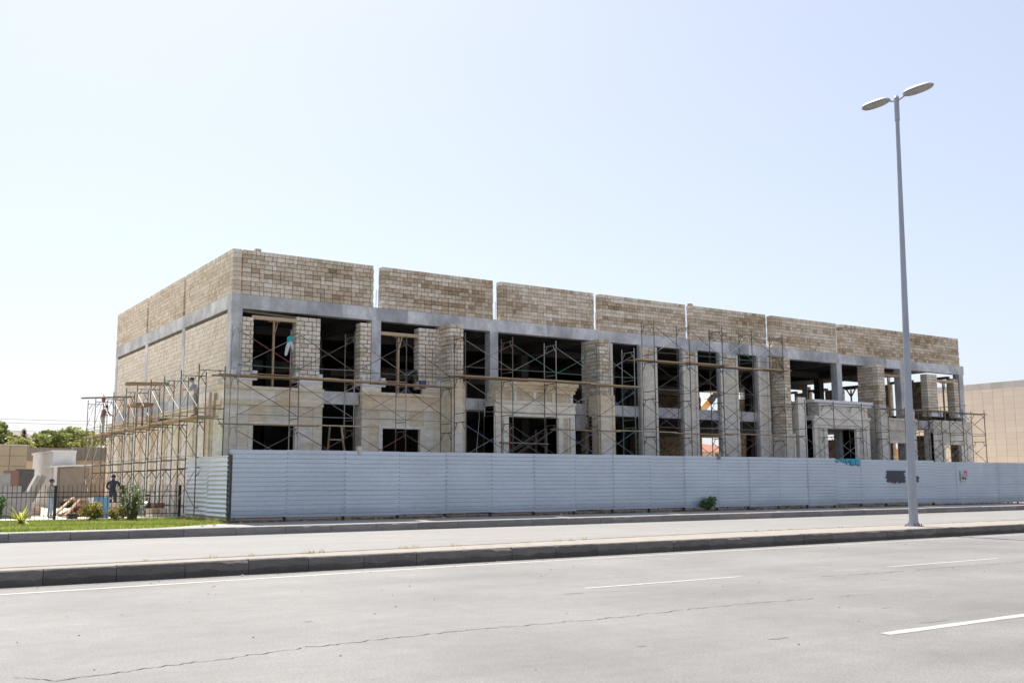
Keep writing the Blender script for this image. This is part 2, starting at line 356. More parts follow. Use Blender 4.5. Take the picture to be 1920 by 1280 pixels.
def crack(pts, wd, name='crack'):
    out = []
    for (x0, y0), (x1, y1) in zip(pts[:-1], pts[1:]):
        n = max(2, int(math.hypot(x1-x0, y1-y0)/.055))
        for i in range(n):
            t = i/n; out.append((x0+(x1-x0)*t, y0+(y1-y0)*t+.07*noise.noise(Vector((x0*3+t*9, y0, 0)))+.035*noise.noise(Vector((x0*17+t*41, y0, 3)))+rnd(-.014,.014)))
    mb = MB(); strip(mb, out, wd, .004, .6); structure(mb.build(name, M_crack, near))
crack([(1.83,10.0),(2.19,10.06),(2.8,10.2),(3.43,10.27),(4.38,10.48)], .016)
crack([(4.38,10.48),(5.59,10.55),(6.9,10.58)], .017)
crack([(6.9,10.58),(7.05,10.52),(8.34,10.46),(9.2,10.52),(10.04,10.57),(11.22,10.52),(12.4,10.42)], .014)
crack([(12.7,10.4),(13.6,10.27)], .010)
crack([(1.83,10.0),(1.70,10.22),(1.52,10.45)], .010)
crack([(15.2,12.72),(16.4,12.6),(17.51,12.54)], .019); crack([(17.8,12.56),(19.35,12.6),(20.2,12.53),(21.43,12.47),(23,12.45)], .017)
crack([(13.53,13.0),(15.0,12.8)], .009)
random.seed(9)
for (x, y, a, b) in ((8.9,8.05,.16,.05),(9.9,13.1,.22,.06),(18.3,15.4,.05,.02),(7.3,8.5,.07,.03),(12.2,9.1,.1,.03),(5.2,12.4,.06,.03),(11.5,7.9,.3,.05)):
    mb = MB(); vv = [(x+a*math.cos(t)*rnd(.7,1.1), y+b*math.sin(t)*rnd(.7,1.1), .003) for t in [2*math.pi*k/14 for k in range(14)]]
    mb.add(vv, [tuple(range(14))]); structure(mb.build('road_stain', M_stain, near))
mb = MB(); strip(mb, [(x, 19.3+rnd(-.03,.03)) for x in range(-10, 70)], .34, .002, .25); structure(mb.build('gutter_dust', M_dust, near))
mb = MB(); strip(mb, [(x, medback(x)+.3+rnd(-.03,.03)) for x in range(-10, 70)], .35, .003, .25); structure(mb.build('gutter_dust', M_dust, near))

# ------------------------------------------------------------------ the unfinished building
F = 43.24; XL, XR, XC = 14.25, 68.3, 41.15; YB = 64.5
bld = thing('unfinished_building', 'long two storey concrete frame building with stone block parapet, half clad in cream stone', 'building', (XC, 54, .28))
GRID = [14.5, 21.22, 27.82, 34.45, 41.15, 47.85, 54.5, 61.1, 67.95]
# raw frame -----------------------------------------------------------
def part(mb, name, m_): return mb.build(name, m_, bld)
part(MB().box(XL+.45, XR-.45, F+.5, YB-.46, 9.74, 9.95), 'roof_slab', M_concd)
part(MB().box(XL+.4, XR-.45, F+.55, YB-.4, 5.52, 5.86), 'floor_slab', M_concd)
for gx in GRID:                                                      # front columns, two tints of concrete
    for (z0, z1) in ((.2, 5.33), (5.93, 9.35)):
        wv = .24 if gx not in (14.5, 67.95) else .25
        part(MB().box(gx-wv, gx+wv, F+.004, F+.5, z0, z1, rnd(.3,.75)), 'column', M_conc)
for gy in (50.4, 57.35, 64.25):
    for gx in GRID:
        for (z0, z1) in ((.2, 5.5), (5.87, 9.6)):
            if gx == 14.5: part(MB().box(XL+.004, XL+.45, gy-.23, gy+.23, z0, 9.34 if z1 > 9 else 5.33, rnd(.7,1)), 'column', M_conc)
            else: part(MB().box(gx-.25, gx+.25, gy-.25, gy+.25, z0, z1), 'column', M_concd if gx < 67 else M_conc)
for a, b in zip(GRID[:-1], GRID[1:]):                                # front ring beam, bay by bay, in shutter lengths
    x0 = XL if a == 14.5 else a; x1 = XR if b == 67.95 else b; n = 4
    for i in range(n):
        u0, u1 = x0+(x1-x0)*i/n, x0+(x1-x0)*(i+1)/n
        part(MB().box(u0, u1, F+rnd(0,.006), F+.46, 9.35, 9.97, rnd(.1,1.0)), 'beam', M_conc)
for gy0, gy1 in ((F+.46,50.4),(50.4,57.35),(57.35,YB)):              # left ring beam and middle beam
    for i in range(3):
        u0, u1 = gy0+(gy1-gy0)*i/3, gy0+(gy1-gy0)*(i+1)/3
        part(MB().box(XL+rnd(0,.006), XL+.45, u0, u1, 9.35, 9.97, rnd(.6,1)), 'beam', M_conc)
        part(MB().box(XL+rnd(-.02,0), XL+.4, u0, u1, 5.33, 5.93, rnd(.75,1)), 'beam', M_conc)
part(MB().box(XR-.45, XR, F+.46, YB, 9.78, 9.97, .5), 'beam', M_conc)
part(MB().box(XR-.4, XR-.05, F+.46, YB, 5.62, 5.93, .5), 'beam', M_conc)
part(MB().box(XL+.45, XR-.45, YB-.45, YB, 9.62, 9.97, .5), 'beam', M_conc)
part(MB().box(XL+.45, 62.2, YB-.43, YB-.02, 9.0, 9.615, .5), 'beam', M_conc)
part(MB().box(XL+.45, XR-.45, YB-.42, YB-.02, 5.66, 5.93, .5), 'beam', M_conc)
for gy in (50.4, 57.35):                                             # downstand beams inside
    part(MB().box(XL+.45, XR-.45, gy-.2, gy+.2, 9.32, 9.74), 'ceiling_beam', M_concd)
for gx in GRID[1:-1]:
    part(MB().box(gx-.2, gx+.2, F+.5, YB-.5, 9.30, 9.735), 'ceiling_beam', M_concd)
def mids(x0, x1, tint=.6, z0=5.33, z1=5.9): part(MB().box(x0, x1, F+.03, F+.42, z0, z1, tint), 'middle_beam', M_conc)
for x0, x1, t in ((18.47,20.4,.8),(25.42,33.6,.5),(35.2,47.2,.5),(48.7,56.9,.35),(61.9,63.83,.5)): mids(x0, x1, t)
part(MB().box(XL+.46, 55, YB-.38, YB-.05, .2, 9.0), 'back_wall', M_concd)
# block masonry ---------------------------------------------------------
BL = []                                                              # (owner, centre, along, L, h, thick, tint)
def blocks(owner, p0, d, out, length, z0, courses, ch=.2, th=.39, base=.5, amp=.35, jit=.13, gap=.019, seed=0, top_header=False, flem=True, openings=(), ragged=0.0):
    p0, d, out = Vector(p0), Vector(d), Vector(out)
    for i in range(courses):
        u = -.0 if i % 2 == 0 else -.2; q = 0
        z = z0+i*ch+ch/2; hdr = top_header and i == courses-1
        end = length - (rnd(0, ragged) if i % 2 else 0)
        q = random.randint(0, 2)
        while u < end-.02:
            L = .195 if (hdr or (flem and q % 3 == 2)) else .385
            q += 1
            a, b = max(u, 0.0), min(u+L, end)
            if end-b < .07: b = end
            u = b
            if b-a < .05: continue
            c = (a+b)/2
            if any(o0 < c < o1 and oz0 < z < oz1 for o0, o1, oz0, oz1 in openings): continue
            t = base + amp*noise.noise(Vector((c*.35+seed*7.1, i*.55, seed*3.3))) + random.gauss(0, jit)
            if top_header and i >= courses-2: t += .12
            if b-a < .25 and random.random() < .35: t += .2
            pos = p0 + d*c + Vector((0,0,z-p0.z)) - out*(th/2) + out*rnd(-.008,.006)
            BL.append((owner, pos, d, b-a-gap, ch-gap, th, max(0, min(1, t)), out))
def core(x0, x1, y0, y1, z0, z1): return part(MB().box(x0, x1, y0, y1, z0, z1), 'parapet_wall', M_mortar)
PAN = [(14.71,21.06),(21.48,27.77),(28.2,34.29),(34.7,41.06),(41.48,47.79),(48.25,54.38),(54.85,67.87)]
for i, (a, b) in enumerate(PAN):
    ow = core(a+.03, b-.03, F+.03, F+.36, 9.97, 11.93)
    blocks(ow, (a, F, 9.97), (1,0,0), (0,-1,0), b-a, 9.97, 10, base=(.60,.55,.56,.60,.52,.55,.50)[i], amp=.5, jit=.12, seed=i, top_header=True, ragged=.03)
LP = [(F, 50.25), (50.6, 57.2), (57.55, YB)]
for i, (a, b) in enumerate(LP):
    ow = core(XL+.03, XL+.36, a+.03, b-.03, 9.97, 11.93)
    blocks(ow, (XL, a, 9.97), (0,1,0), (-1,0,0), b-a, 9.97, 10, base=.70, amp=.2, jit=.07, gap=.015, seed=20+i, top_header=True)
    if i:                                                             # recessed strip between two panels
        ow2 = part(MB().box(XL+.24, XL+.36, LP[i-1][1]-.05, a+.05, 9.97, 11.6), 'recess_wall', M_mortar)
        blocks(ow2, (XL+.16, LP[i-1][1], 9.97), (0,1,0), (-1,0,0), a-LP[i-1][1], 9.97, 9, th=.2, base=.35, amp=.2, seed=30+i)
LW = [(F+.5, 50.17), (50.63, 57.12), (57.58, 64.02)]
for i, (a, b) in enumerate(LW):
    ow = part(MB().box(XL+.06, XL+.4, a, b, 5.93, 9.3), 'side_wall', M_mortar)
    blocks(ow, (XL+.03, a, 5.93), (0,1,0), (-1,0,0), b-a, 5.93, 16, ch=.203, base=.93, amp=.15, jit=.07, gap=.014, seed=40+i)  # cream stone, tint raised further to put this side's brightness into the colour
def pier(x0, x1, y0, y1, z0, courses, ch=.2, base=.76, seed=0, name='block_pier', amp=.22, gap=.026):
    ow = part(MB().box(x0+.03, x1-.03, y0+.03, y1-.03, z0, z0+courses*ch-.04), name, M_mortar)
    if y1-y0 <= .62:
        blocks(ow, (x0, y0, z0), (1,0,0), (0,-1,0), x1-x0, z0, courses, ch, th=y1-y0, base=base, amp=amp, seed=seed, gap=gap, flem=(x1-x0 > .9))
    else:
        blocks(ow, (x0, y0, z0), (1,0,0), (0,-1,0), x1-x0, z0, courses, ch, th=.39, base=base, amp=amp, seed=seed, gap=gap, flem=True)
        blocks(ow, (x0, y0+.4, z0), (0,1,0), (-1,0,0), y1-y0-.4, z0, courses, ch, th=x1-x0, base=base-.05, amp=amp, seed=seed+.5, gap=gap, flem=False)
def mx(a, b, right):
    return (a, b) if not right else (2*XC-b, 2*XC-a)
for rgt in (0, 1):
    for j, (a, b, y1, n, zz) in enumerate(((14.76,15.28,F+.55,14,6.2),(17.25,18.42,F+.55,15,6.2),(20.4,20.97,F+.55,15,6.2),(23.5,24.62,F+.55,15,6.2))):
        x0, x1 = mx(a, b, rgt); pier(x0, x1, F+.02, y1, zz, n, base=.86-.1*rgt, seed=60+j+rgt*10)
    x0, x1 = mx(24.62, 25.36, rgt); pier(x0, x1, F-1.08, F+.5, 6.15, 16, base=.74-.06*rgt, seed=80+rgt)
    x0, x1 = mx(33.75, 34.42, rgt)
    pier(x0, x1, F-1.08, F+.5, 5.3 if not rgt else 4.2, 20 if not rgt else 25, base=.72-.02*rgt, seed=84+rgt)
    if not rgt: pier(33.62, 33.98, F-.5, F+.45, .2, 25, base=.35, seed=88)
# wing interior brickwork that shows through the openings
ow = part(MB().box(55, 62.3, YB-.4, YB-.1, .3, 9.0), 'back_wall', M_mortar)
blocks(ow, (55, YB-.43, .3), (1,0,0), (0,-1,0), 7.35, .3, 43, base=.42, amp=.3, seed=90)
ow = part(MB().box(64.95, 68.0, YB-.4, YB-.1, .3, 9.0), 'back_wall', M_mortar)
blocks(ow, (64.85, YB-.43, .3), (1,0,0), (0,-1,0), 3.2, .3, 43, base=.42, amp=.3, seed=91)
part(MB().box(62.2, 65.1, YB-.75, YB+.1, 9.5, 9.62), 'lintel_board', M_wood)
OPN = ((44.4, 46.0), (47.4, 49.2), (52.2, 53.7), (55.4, 57.0), (58.6, 60.4), (61.6, 63.2))
edge = [F+.5]
for a, b in OPN: edge += [a, b]
edge.append(YB-.2)
for i in range(0, len(edge), 2):                                     # right side wall: piers between open windows
    a, b = edge[i], edge[i+1]
    if b-a < .2: continue
    for (z0, n) in ((.3, 24), (5.93, 16)):
        ow = part(MB().box(XR-.4, XR-.1, a+.03, b-.03, z0, z0+n*.2), 'side_wall', M_mortar)
        blocks(ow, (XR-.43, a, z0), (0,1,0), (-1,0,0), b-a, z0, n, th=.36, base=.5, amp=.3, seed=100+i)
for a, b in OPN:
    part(MB().box(XR-.4, XR-.1, a-.1, b+.1, 9.14, 9.32), 'lintel_board', M_woodg)
    part(MB().box(XR-.4, XR-.1, a, b, 5.93, 6.7), 'window_breast', M_concd)
# loose stones left on top of the walls
for (x, y, z) in ((15.42, F+.2, 12.03), (41.62, F+.2, 12.03)):
    BL.append((bld, Vector((x, y, z)), Vector((1,0,0)), .26, .14, .2, .5, Vector((0,-1,0))))
# the largest 300 become single stones, the rest is one mesh per wall
eye = Vector((0, 0, 1.7))
def shown(b):
    v = b[1]-eye; fwd = v.dot(fw)
    cosv = max(.05, -v.normalized().dot(b[7]))
    return b[3]*abs(b[2].cross(v.normalized()).length)*b[4]/fwd**2 * (0 if b[1].y > 60 or b[0].name.startswith('back') else 1)
BL.sort(key=shown, reverse=True)
BMESH = {}
def blockmesh(t):
    kk = int(t*19.99)
    if kk not in BMESH: BMESH[kk] = chamfer_box('block', M_block, .045, kk/19)
    return BMESH[kk]
for b in BL[:298]:
    inst('block', blockmesh(b[6]), b[0], b[1], (0, 0, math.atan2(b[2].y, b[2].x)+rnd(-.006,.006)), (b[3], b[5], b[4]))
rest = {}
for b in BL[298:]: rest.setdefault(b[0].name, (b[0], MB()))[1].obox(b[1], b[2]*b[3]/2, Vector((0,0,1)).cross(b[2])*b[5]/2, (0,0,b[4]/2), b[6])
for ow, mb in rest.values(): structure(mb.build('block_courses', M_block, ow), 'stuff')
# reinforcement bars ------------------------------------------------------
for x, n, h in ((14.55,4,1.15),(21.27,2,.95),(27.98,2,.9),(34.5,2,.85),(41.27,2,.8),(54.6,2,.8)):
    for q in range(n):
        part(MB().tube((x-.07+.14*(q % 2) - (.1 if n == 4 else 0), F+.05+.12*(q//2), 9.96), (x-.07+.14*(q % 2)+rnd(-.02,.02)-(.1 if n == 4 else 0), F+.05+.12*(q//2), 9.97+h+rnd(-.15,.15)), .012), 'rebar', M_rust)
for x in (68.0, 68.16): part(MB().tube((x, F+.25, 9.96), (x+rnd(-.03,.03), F+.25, 11.1), .014), 'rebar', M_rust)
# stone cladding ------------------------------------------------------------
SL = [0]
def slab(x0, x1, y0, y1, z0, z1, m_=None, t=None, name='cladding_slab'):
    SL[0] += 1
    g = .003
    return part(MB().box(x0+g, x1-g, y0+rnd(-.003,.003), y1, z0+g, z1-g, rnd(.1,1) if t is None else t), name, m_ or M_clad)
def tile_area(x0, x1, z0, z1, nx, nz, y0, y1, m_, lo=.1, hi=1.0):
    for i in range(nx):
        for j in range(nz):
            slab(x0+(x1-x0)*i/nx, x0+(x1-x0)*(i+1)/nx, y0, y1, z0+(z1-z0)*j/nz, z0+(z1-z0)*(j+1)/nz, m_, rnd(lo, hi))
for rgt in (0, 1):
    mc = M_gclad if rgt else M_clad
    for (a, b, w0, w1) in ((14.0, 18.46, 15.3, 17.18), (20.42, 24.62, 21.5, 23.45)):
        y0, y1 = F-.22, F-.03
        def T(p, q, z0, z1, nx, nz, yo=0, lo=.1, hi=1.):
            u, v_ = mx(p, q, rgt); tile_area(u, v_, z0, z1, nx, nz, y0-yo, y1, mc, lo, hi)
        T(a, w0-.22, .3, 5.12, 1, 6); T(w1+.22, b, .3, 5.12, 1, 6)               # flanks of the window
        T(w0-.22, w1+.22, 4.42, 5.12, 3, 1)                                       # wall over it
        T(w0-.22, w1+.22, .3, 2.2, 3, 2)
        T(w0-.22, w0-.02, 2.2, 4.42, 1, 2, .05, .6, 1); T(w1+.02, w1+.22, 2.2, 4.42, 1, 2, .05, .6, 1)   # window surround
        T(w0-.02, w1+.02, 4.27, 4.42, 1, 1, .05, .6, 1)
        T(a-.02, w0-.75 if a < 15 else a+.35, .3, 5.12, 1, 5, .06, .4, 1)         # pilaster strips
        T(b-.42, b, .3, 5.12, 1, 5, .06, .4, 1)
        T(a-.04, b+.03, 5.12, 5.33, 4, 1, .12, .1, .5)                             # string course
        T(a-.02, b+.01, 5.33, 5.80, 4, 1, .06, .1, .9)
        T(a-.05, b+.04, 5.80, 5.94, 4, 1, .14, .1, .7)
        if not rgt or a > 20:
            T(a, w0-.1, 5.94, 6.2, 1, 1, 0, .2, .9); T(w1+.15, b, 5.94, 6.2, 1, 1, 0, .2, .9)
        for (p, q) in ((w0-1.0 if a < 15 else a, w0+.12), (w1, b)):               # pale collars started round the piers
            u, v_ = mx(p, q, rgt)
            slab(u, v_, F-.24, F-.06, 6.2, 6.40, M_white, .5, 'pier_collar')
            slab(u, u+.16, F-.24, F-.06, 6.40, 6.62, M_white, .5, 'pier_collar'); slab(v_-.2, v_, F-.24, F-.06, 6.40, 6.62, M_white, .5, 'pier_collar')
            slab(u, u+.1, F-.06, F+.02, 6.2, 6.6, M_white, .5, 'pier_collar')
    # jambs of the open bay
    for (p, q) in ((18.30, 18.46), (20.42, 20.6)):
        u, v_ = mx(p, q, rgt); slab(u, v_, F-.03, F+.5, .3, 5.3, mc, .6)
    # projecting pilasters clad below
    for (p, q, zt, mm) in ((24.6, 25.42, 6.55, mc), (33.66, 34.62, 6.3 if not rgt else 4.6, mc)):
        u, v_ = mx(p, q, rgt); yf = F-1.14
        for j in range(5):
            z0, z1 = .3+(zt-.3)*j/5, .3+(zt-.3)*(j+1)/5; t = (.25,.5,.9,.55,.3)[(j+rgt) % 5]
            slab(u+.14, v_-.14, yf-.04, F-1.06, z0, z1, mm, t)
        for e0, e1 in ((u, u+.14), (v_-.14, v_)): slab(e0, e1, yf-.09, F-1.06, .3, zt, mm, .35 if not rgt else .7)
        for j in range(3): slab(u-.03, u+.02, F-1.06, F-.24, .3+(zt-.3)*j/3, .3+(zt-.3)*(j+1)/3, mm, .4)
        slab(v_-.02, v_+.03, F-1.06, F-.24, .3, zt, mm, .5)
    # portal
    yp = F-1.1; u0, u1 = (27.0, 32.2) if not rgt else (50.3, 55.95); d0, d1 = (28.0, 30.95) if not rgt else (51.75, 54.42)
    for (p, q) in ((u0+.15, d0), (d1, u1-.1)):
        slab(p, p+.3 if p < d0 else q, yp+.1, F-.1, .3, 5.0, mc, .5)
        slab(p+.06, p+.34, yp, yp+.1, .3, 5.6, mc, .75); slab(q-.34, q-.03, yp, yp+.1, .3, 5.0, mc, .85)
        slab(p+.36, q-.36, yp+.06, yp+.12, .3, 5.3, mc, .45)
        for e in range(5): slab(p+.42+e*.055, p+.45+e*.055, yp+.03, yp+.06, .4, 5.2, mc, .6)
        if q == d0: slab(p, q, yp+.12, F-.08, .3, 5.5, mc, .6)
        else: slab(p, q, yp+.12, F-.08, .3, 5.5, mc, .6)
    for j, (z0, z1, pr) in enumerate(((5.0,5.22,.02),(5.22,5.4,.08),(5.4,5.62,.04),(5.62,5.78,.12))):
        n = 3
        for i in range(n): slab(u0+.15+(u1-u0-.3)*i/n, u0+.15+(u1-u0-.3)*(i+1)/n, yp-pr, F-.2, z0, z1, mc, rnd(.5,1))
    if not rgt:
        for i in range(4):
            a = u0+.2+(u1-u0-.55)*i/4; b = u0+.2+(u1-u0-.55)*(i+1)/4
            slab(a, b, yp+.04, F-.3, 5.78, 6.24, mc, .45)
            slab(b-.14, b+.02, yp-.1, yp+.04, 5.78, 6.24, mc, .85, 'triglyph')
            for e in range(int((b-a-.2)/.07)): slab(a+.03+e*.07, a+.065+e*.07, yp+.005, yp+.04, 5.82, 6.22, mc, .35, 'flute')
        for j, (z0, z1, pr, ex) in enumerate(((6.24,6.42,.08,0),(6.42,6.58,.18,.06),(6.58,6.76,.28,.14))):
            for i in range(4): slab(u0+.3+(u1-u0+ex-.45)*i/4, u0+.3+(u1-u0+ex-.45)*(i+1)/4, yp-pr*.7, F-.3, z0, z1, mc, rnd(.1,.45))
    else:
        tile_area(u0+.75, u1-.35, 5.78, 6.42, 3, 1, yp+.03, F-.3, mc, .3, .9)
        slab(u1-.6, u1-.3, yp-.04, F-.3, 5.78, 6.42, M_clad, .3)
        for (z0, z1, pr, e) in ((6.42,6.56,.14,.5),(6.58,6.76,.26,0)):
            for i in range(3): slab(u0+e+(u1-u0-e)*i/3, u0+e+(u1-u0-e)*(i+1)/3, yp-pr, F-.4, z0, z1, M_white, .5, 'cornice_slab')
        slab(49.05, 49.75, yp-.05, yp+.1, .3, 6.85, mc, .75); slab(49.05, 49.3, yp+.1, F-.2, .3, 6.6, mc, .5)
    part(MB().box(*(mx(33.0, 33.6, rgt)), F+.05, F+.45, 4.55, 5.33, .2), 'middle_beam', M_conc)
# arcade piers
AR = ((34.64, 35.36), (37.37, 38.58), (40.53, 41.69), (43.5, 44.98), (46.68, 47.66))
for i, (a, b) in enumerate(AR):
    y0 = F-.2
    part(MB().box(a+.03, b-.02, F-.1, F+.14, .3, 9.34, rnd(.35,.6)), 'arcade_pier', M_conc)
    zz = (.3, 2.4, 4.3, 6.3, 8.22)
    for j in range(4):
        slab(a+.3, b-.16, y0+.06, F-.1, zz[j], zz[j+1], M_gclad, (.55,.7,.35,.6)[(i+j) % 4])
    slab(a+.0, a+.2, y0-.04, F-.1, .3, 9.25, M_gclad, .8); slab(a+.2, a+.3, y0+.1, F-.1, .3, 8.3, M_gclad, .3)
    slab(b-.16, b, y0-.02, F-.1, .3, 9.25, M_gclad, .7)
    part(MB().box(a+.24, b-.2, y0+.02, F-.1, 8.22, 8.42, .75), 'pier_band', M_conc)
    if 0 < i < 4:
        ow = part(MB().box(a+.26, b-.2, F-.16, F-.1, 8.42, 9.2), 'pier_infill', M_mortar)
        blocks(ow, (a+.24, F-.17, 8.42), (1,0,0), (0,-1,0), b-a-.42, 8.42, 4, th=.1, base=.75, seed=120+i)
        for bb in BL[-60:]:
            pass
# infill stones gathered after the first pass
rest = {}
for b in [q for q in BL if q[0].name.startswith('pier_infill')]:
    rest.setdefault(b[0].name, (b[0], MB()))[1].obox(b[1], b[2]*b[3]/2, Vector((0,0,1)).cross(b[2])*b[5]/2, (0,0,b[4]/2), b[6])
for ow, mb in rest.values(): structure(mb.build('block_courses', M_block, ow), 'stuff')
# left side: clad ground floor with pilasters and string course
yy = F+.0
while yy < 64.3:
    y2 = min(yy+2.36, YB)
    for j in range(4):
        a, b = .3+4.82*j/4, .3+4.82*(j+1)/4
        part(MB().box(XL-.16, XL-.02, yy+.003, y2-.003, a+.003, b-.003, rnd(.8,1.0)), 'cladding_slab', M_clad)
    part(MB().box(XL-.30, XL-.16, y2-.72, y2-.2, .3, 5.1, rnd(.2,.5)), 'pilaster', M_clad)
    part(MB().box(XL-.22, XL-.16, y2-.86, y2-.72, .3, 5.1, rnd(.6,.9)), 'pilaster', M_clad)
    part(MB().box(XL-.34, XL-.02, yy+.003, y2-.003, 5.12, 5.33, rnd(.1,.5)), 'string_course', M_clad)
    yy = y2
for a, b in ((F-.2, 45.2), (45.2, 47.4)):
    part(MB().box(XL-.24, XL-.02, a, b-.005, 5.34, 5.8, rnd(.6,1)), 'cladding_slab', M_clad)
part(MB().box(XL-.3, XL-.02, F-.2, 44.6, 5.8, 5.94, .2), 'cladding_slab', M_clad)

# ------------------------------------------------------------------ site hoarding
FY = 38.8
hf = thing('site_hoarding', 'long blue grey corrugated sheet metal hoarding along the pavement in front of the building', 'fence', (40, FY, .27))
def sheetmesh(p0, p1, zb, zt, name, PR=((0, .0), (.150, .0), (.152, -.032), (.1735, -.032))):
    """one corrugated sheet: ribs run level, profile goes up"""
    p0, p1 = Vector((*p0, 0)), Vector((*p1, 0)); d = (p1-p0).normalized(); n = Vector((d.y, -d.x, 0))
    prof = []; z = zt; pitch = .178
    while z > zb+.02:
        for dz, o in PR:
            if z-dz > zb: prof.append((z-dz, o))
        if abs(z-1.64) < .09 and pitch == .178 and len(PR) == 4 and PR[1][0] > .1: prof += [(z-.178, -.05), (z-.205, -.05)]; z -= .03
        z -= pitch
    prof.append((zb, 0)); nx = 4; mb = MB(); vv = []
    bow = [0, rnd(-.02,.02), rnd(-.02,.02), rnd(-.02,.02), 0]
    for i in range(nx+1):
        for zz, o in prof:
            wob = .014*noise.noise(Vector((p0.x*1.7+i*.9, zz*1.3, p0.y)))
            q = p0+(p1-p0)*i/nx+n*(o+bow[i]+wob); vv.append((q.x, q.y, zz))
    k = len(prof)
    mb.add(vv, [(i*k+j, i*k+j+1, (i+1)*k+j+1, (i+1)*k+j) for i in range(nx) for j in range(k-1)])
    return mb
JX = [12.95, 15.23, 17.73, 20.2, 22.5]
while JX[-1] < 80: JX.append(JX[-1]+2.33)
for i, (a, b) in enumerate(zip(JX[:-1], JX[1:])):
    drop = 0 if a < 47.5 else (.05 if a < 57 else .13)
    zt = 3.06-drop+rnd(-.012,.012); zb = .44+rnd(-.03,.03) - (.12 if a > 57 else 0)
    yo = .012*(i % 2)
    sheetmesh((a-.03, FY+yo), (b+.03, FY+yo), zb, zt, 's').build('fence_sheet', M_fence, hf)
    for pz in [zb+.12+.356*q for q in range(7)]:
        pass
    MB().box(a-.05, a+.05, FY+.108, FY+.2, .1, 2.9).build('post', M_dark, hf)
MB().box(12.93, 13.02, FY-.03, FY+.08, .2, 2.86).build('corner_post', M_dark, hf)
for rz in (.8, 2.5): MB().box(13.05, 80, FY+.085, FY+.105, rz, rz+.06).build('rail', M_dark, hf)
for a, b in ((FY+.06, 41.5), (41.47, 44.35)):
    sheetmesh((12.9, b), (12.9, a), .3, 2.84+rnd(-.02,.02), 's', ((0,0),(.03,0),(.075,-.05),(.105,-.05))).build('fence_sheet', M_fencel, hf)
    MB().box(12.985, 13.06, b-.1, b-.02, .1, 2.7).build('post', M_dark, hf)
mb = MB()                                                           # screw heads along the sheet joints
for a in JX[:16]:
    for q in range(14): mb.ball((a, FY-.012, .62+q*.178), .018, .012, .018, 6, 4)
structure(mb.build('screw_heads', M_dark, hf), 'stuff')
# paint cover-ups, torn sheet and a poster on the hoarding
def ribpatch(x0, x1, z0, z1, jag, off=.045):
    mb = MB(); z = z0
    while z < z1-.01:
        h = min(.118, z1-z)
        a, b = x0+rnd(0, jag), x1-rnd(0, jag)
        mb.box(a, b, FY-off+.0, FY-.018, z, z+h)
        if z+.178 <= z1: mb.box(a+.05, b-.05, FY-off+.02, FY-.0, z+h, z+.178)
        z += .178
    for q in range(int((x1-x0)/.12)):
        a = x0+jag+q*.12; mb.box(a, a+rnd(.03,.09), FY-off+.01, FY-.018, z0-rnd(0,.12), z0+.01)
    return mb
tag(ribpatch(52.65, 54.55, 1.72, 2.42, .12).build('paint_patch', M_patch, None, loc=(53.6, FY, 1.7)), 'dark navy paint patch over old writing on the hoarding, wide part beside the lamp post', 'paint patch')
tag(ribpatch(55.05, 55.85, 1.70, 2.06, .06).build('paint_patch', M_patch, None, loc=(55.4, FY, 1.7)), 'small dark navy paint patch on the hoarding, between the lamp post and the poster', 'paint patch')
po = thing('poster', 'white paper poster with a red corner block and black print stuck on hoarding', 'poster', (60.5, FY, 1.7))
MB().box(60.15, 60.9, FY-.05, FY-.04, 1.70, 2.40).build('paper', M_paper, po)
MB().box(60.5, 60.88, FY-.056, FY-.0505, 2.22, 2.38).build('red_block', M_pink, po)
mb = MB()
for r_ in range(6):                                                   # rows of small print and two dark pictures
    a = 60.18
    while a < 60.86:
        l_ = rnd(.03,.10)
        if not (r_ > 2 and 60.32 < a < 60.74): mb.box(a, min(a+l_, 60.88), FY-.054, FY-.0505, 2.15-r_*.062, 2.15-r_*.062+.03)
        a += l_+rnd(.015,.04)
for (a, b, c_, d_) in ((60.3,60.5,1.84,2.0),(60.55,60.74,1.83,1.98),(60.2,60.46,2.25,2.27),(60.2,60.42,2.31,2.33)): mb.box(a, b, FY-.054, FY-.0505, c_, d_)
for q in range(5): mb.box(60.2+q*.13, 60.3+q*.13, FY-.054, FY-.0505, 1.745, 1.77)
mb.build('print', M_ink, po)
tq = MB(); vv = []; n = 64
for i in range(n+1):
    x = 48.2+2.1*i/n; t = i/n; top = 3.045-(.10*max(0, .25-t)*4 if t < .25 else 0)
    ln = .10+.26*max(0, noise.noise(Vector((i*.16, 3, 0)))+.35)+(.14 if t > .55 else 0)+rnd(-.05,.06); ln *= (.5+1.2*t) if t < .5 else 1
    lo = top-max(.03, ln); wv = .02*math.sin(i*.9)
    vv += [(x, FY-.03-.012*rnd(0,1), top), (x, FY-.045-.03*rnd(0,1)+wv*.5, lo), (x, FY-.014, top), (x, FY-.02, lo)]
hole = {9, 10, 22, 23, 24, 37, 51}
tq.add(vv, [f for i in range(n) if i not in hole for f in ((4*i,4*i+1,4*i+5,4*i+4),(4*i+2,4*i+6,4*i+7,4*i+3),(4*i+1,4*i+3,4*i+7,4*i+5))])
tag(tq.build('torn_sheet', M_teal, None, loc=(49.2, FY, 2.7)), 'torn bright teal plastic remnant hanging from the top edge of the hoarding', 'torn sheet')
M_pinkb = mat('pale_pink_block', (.6,.5,.46), (.5,.42,.38), scale=9)
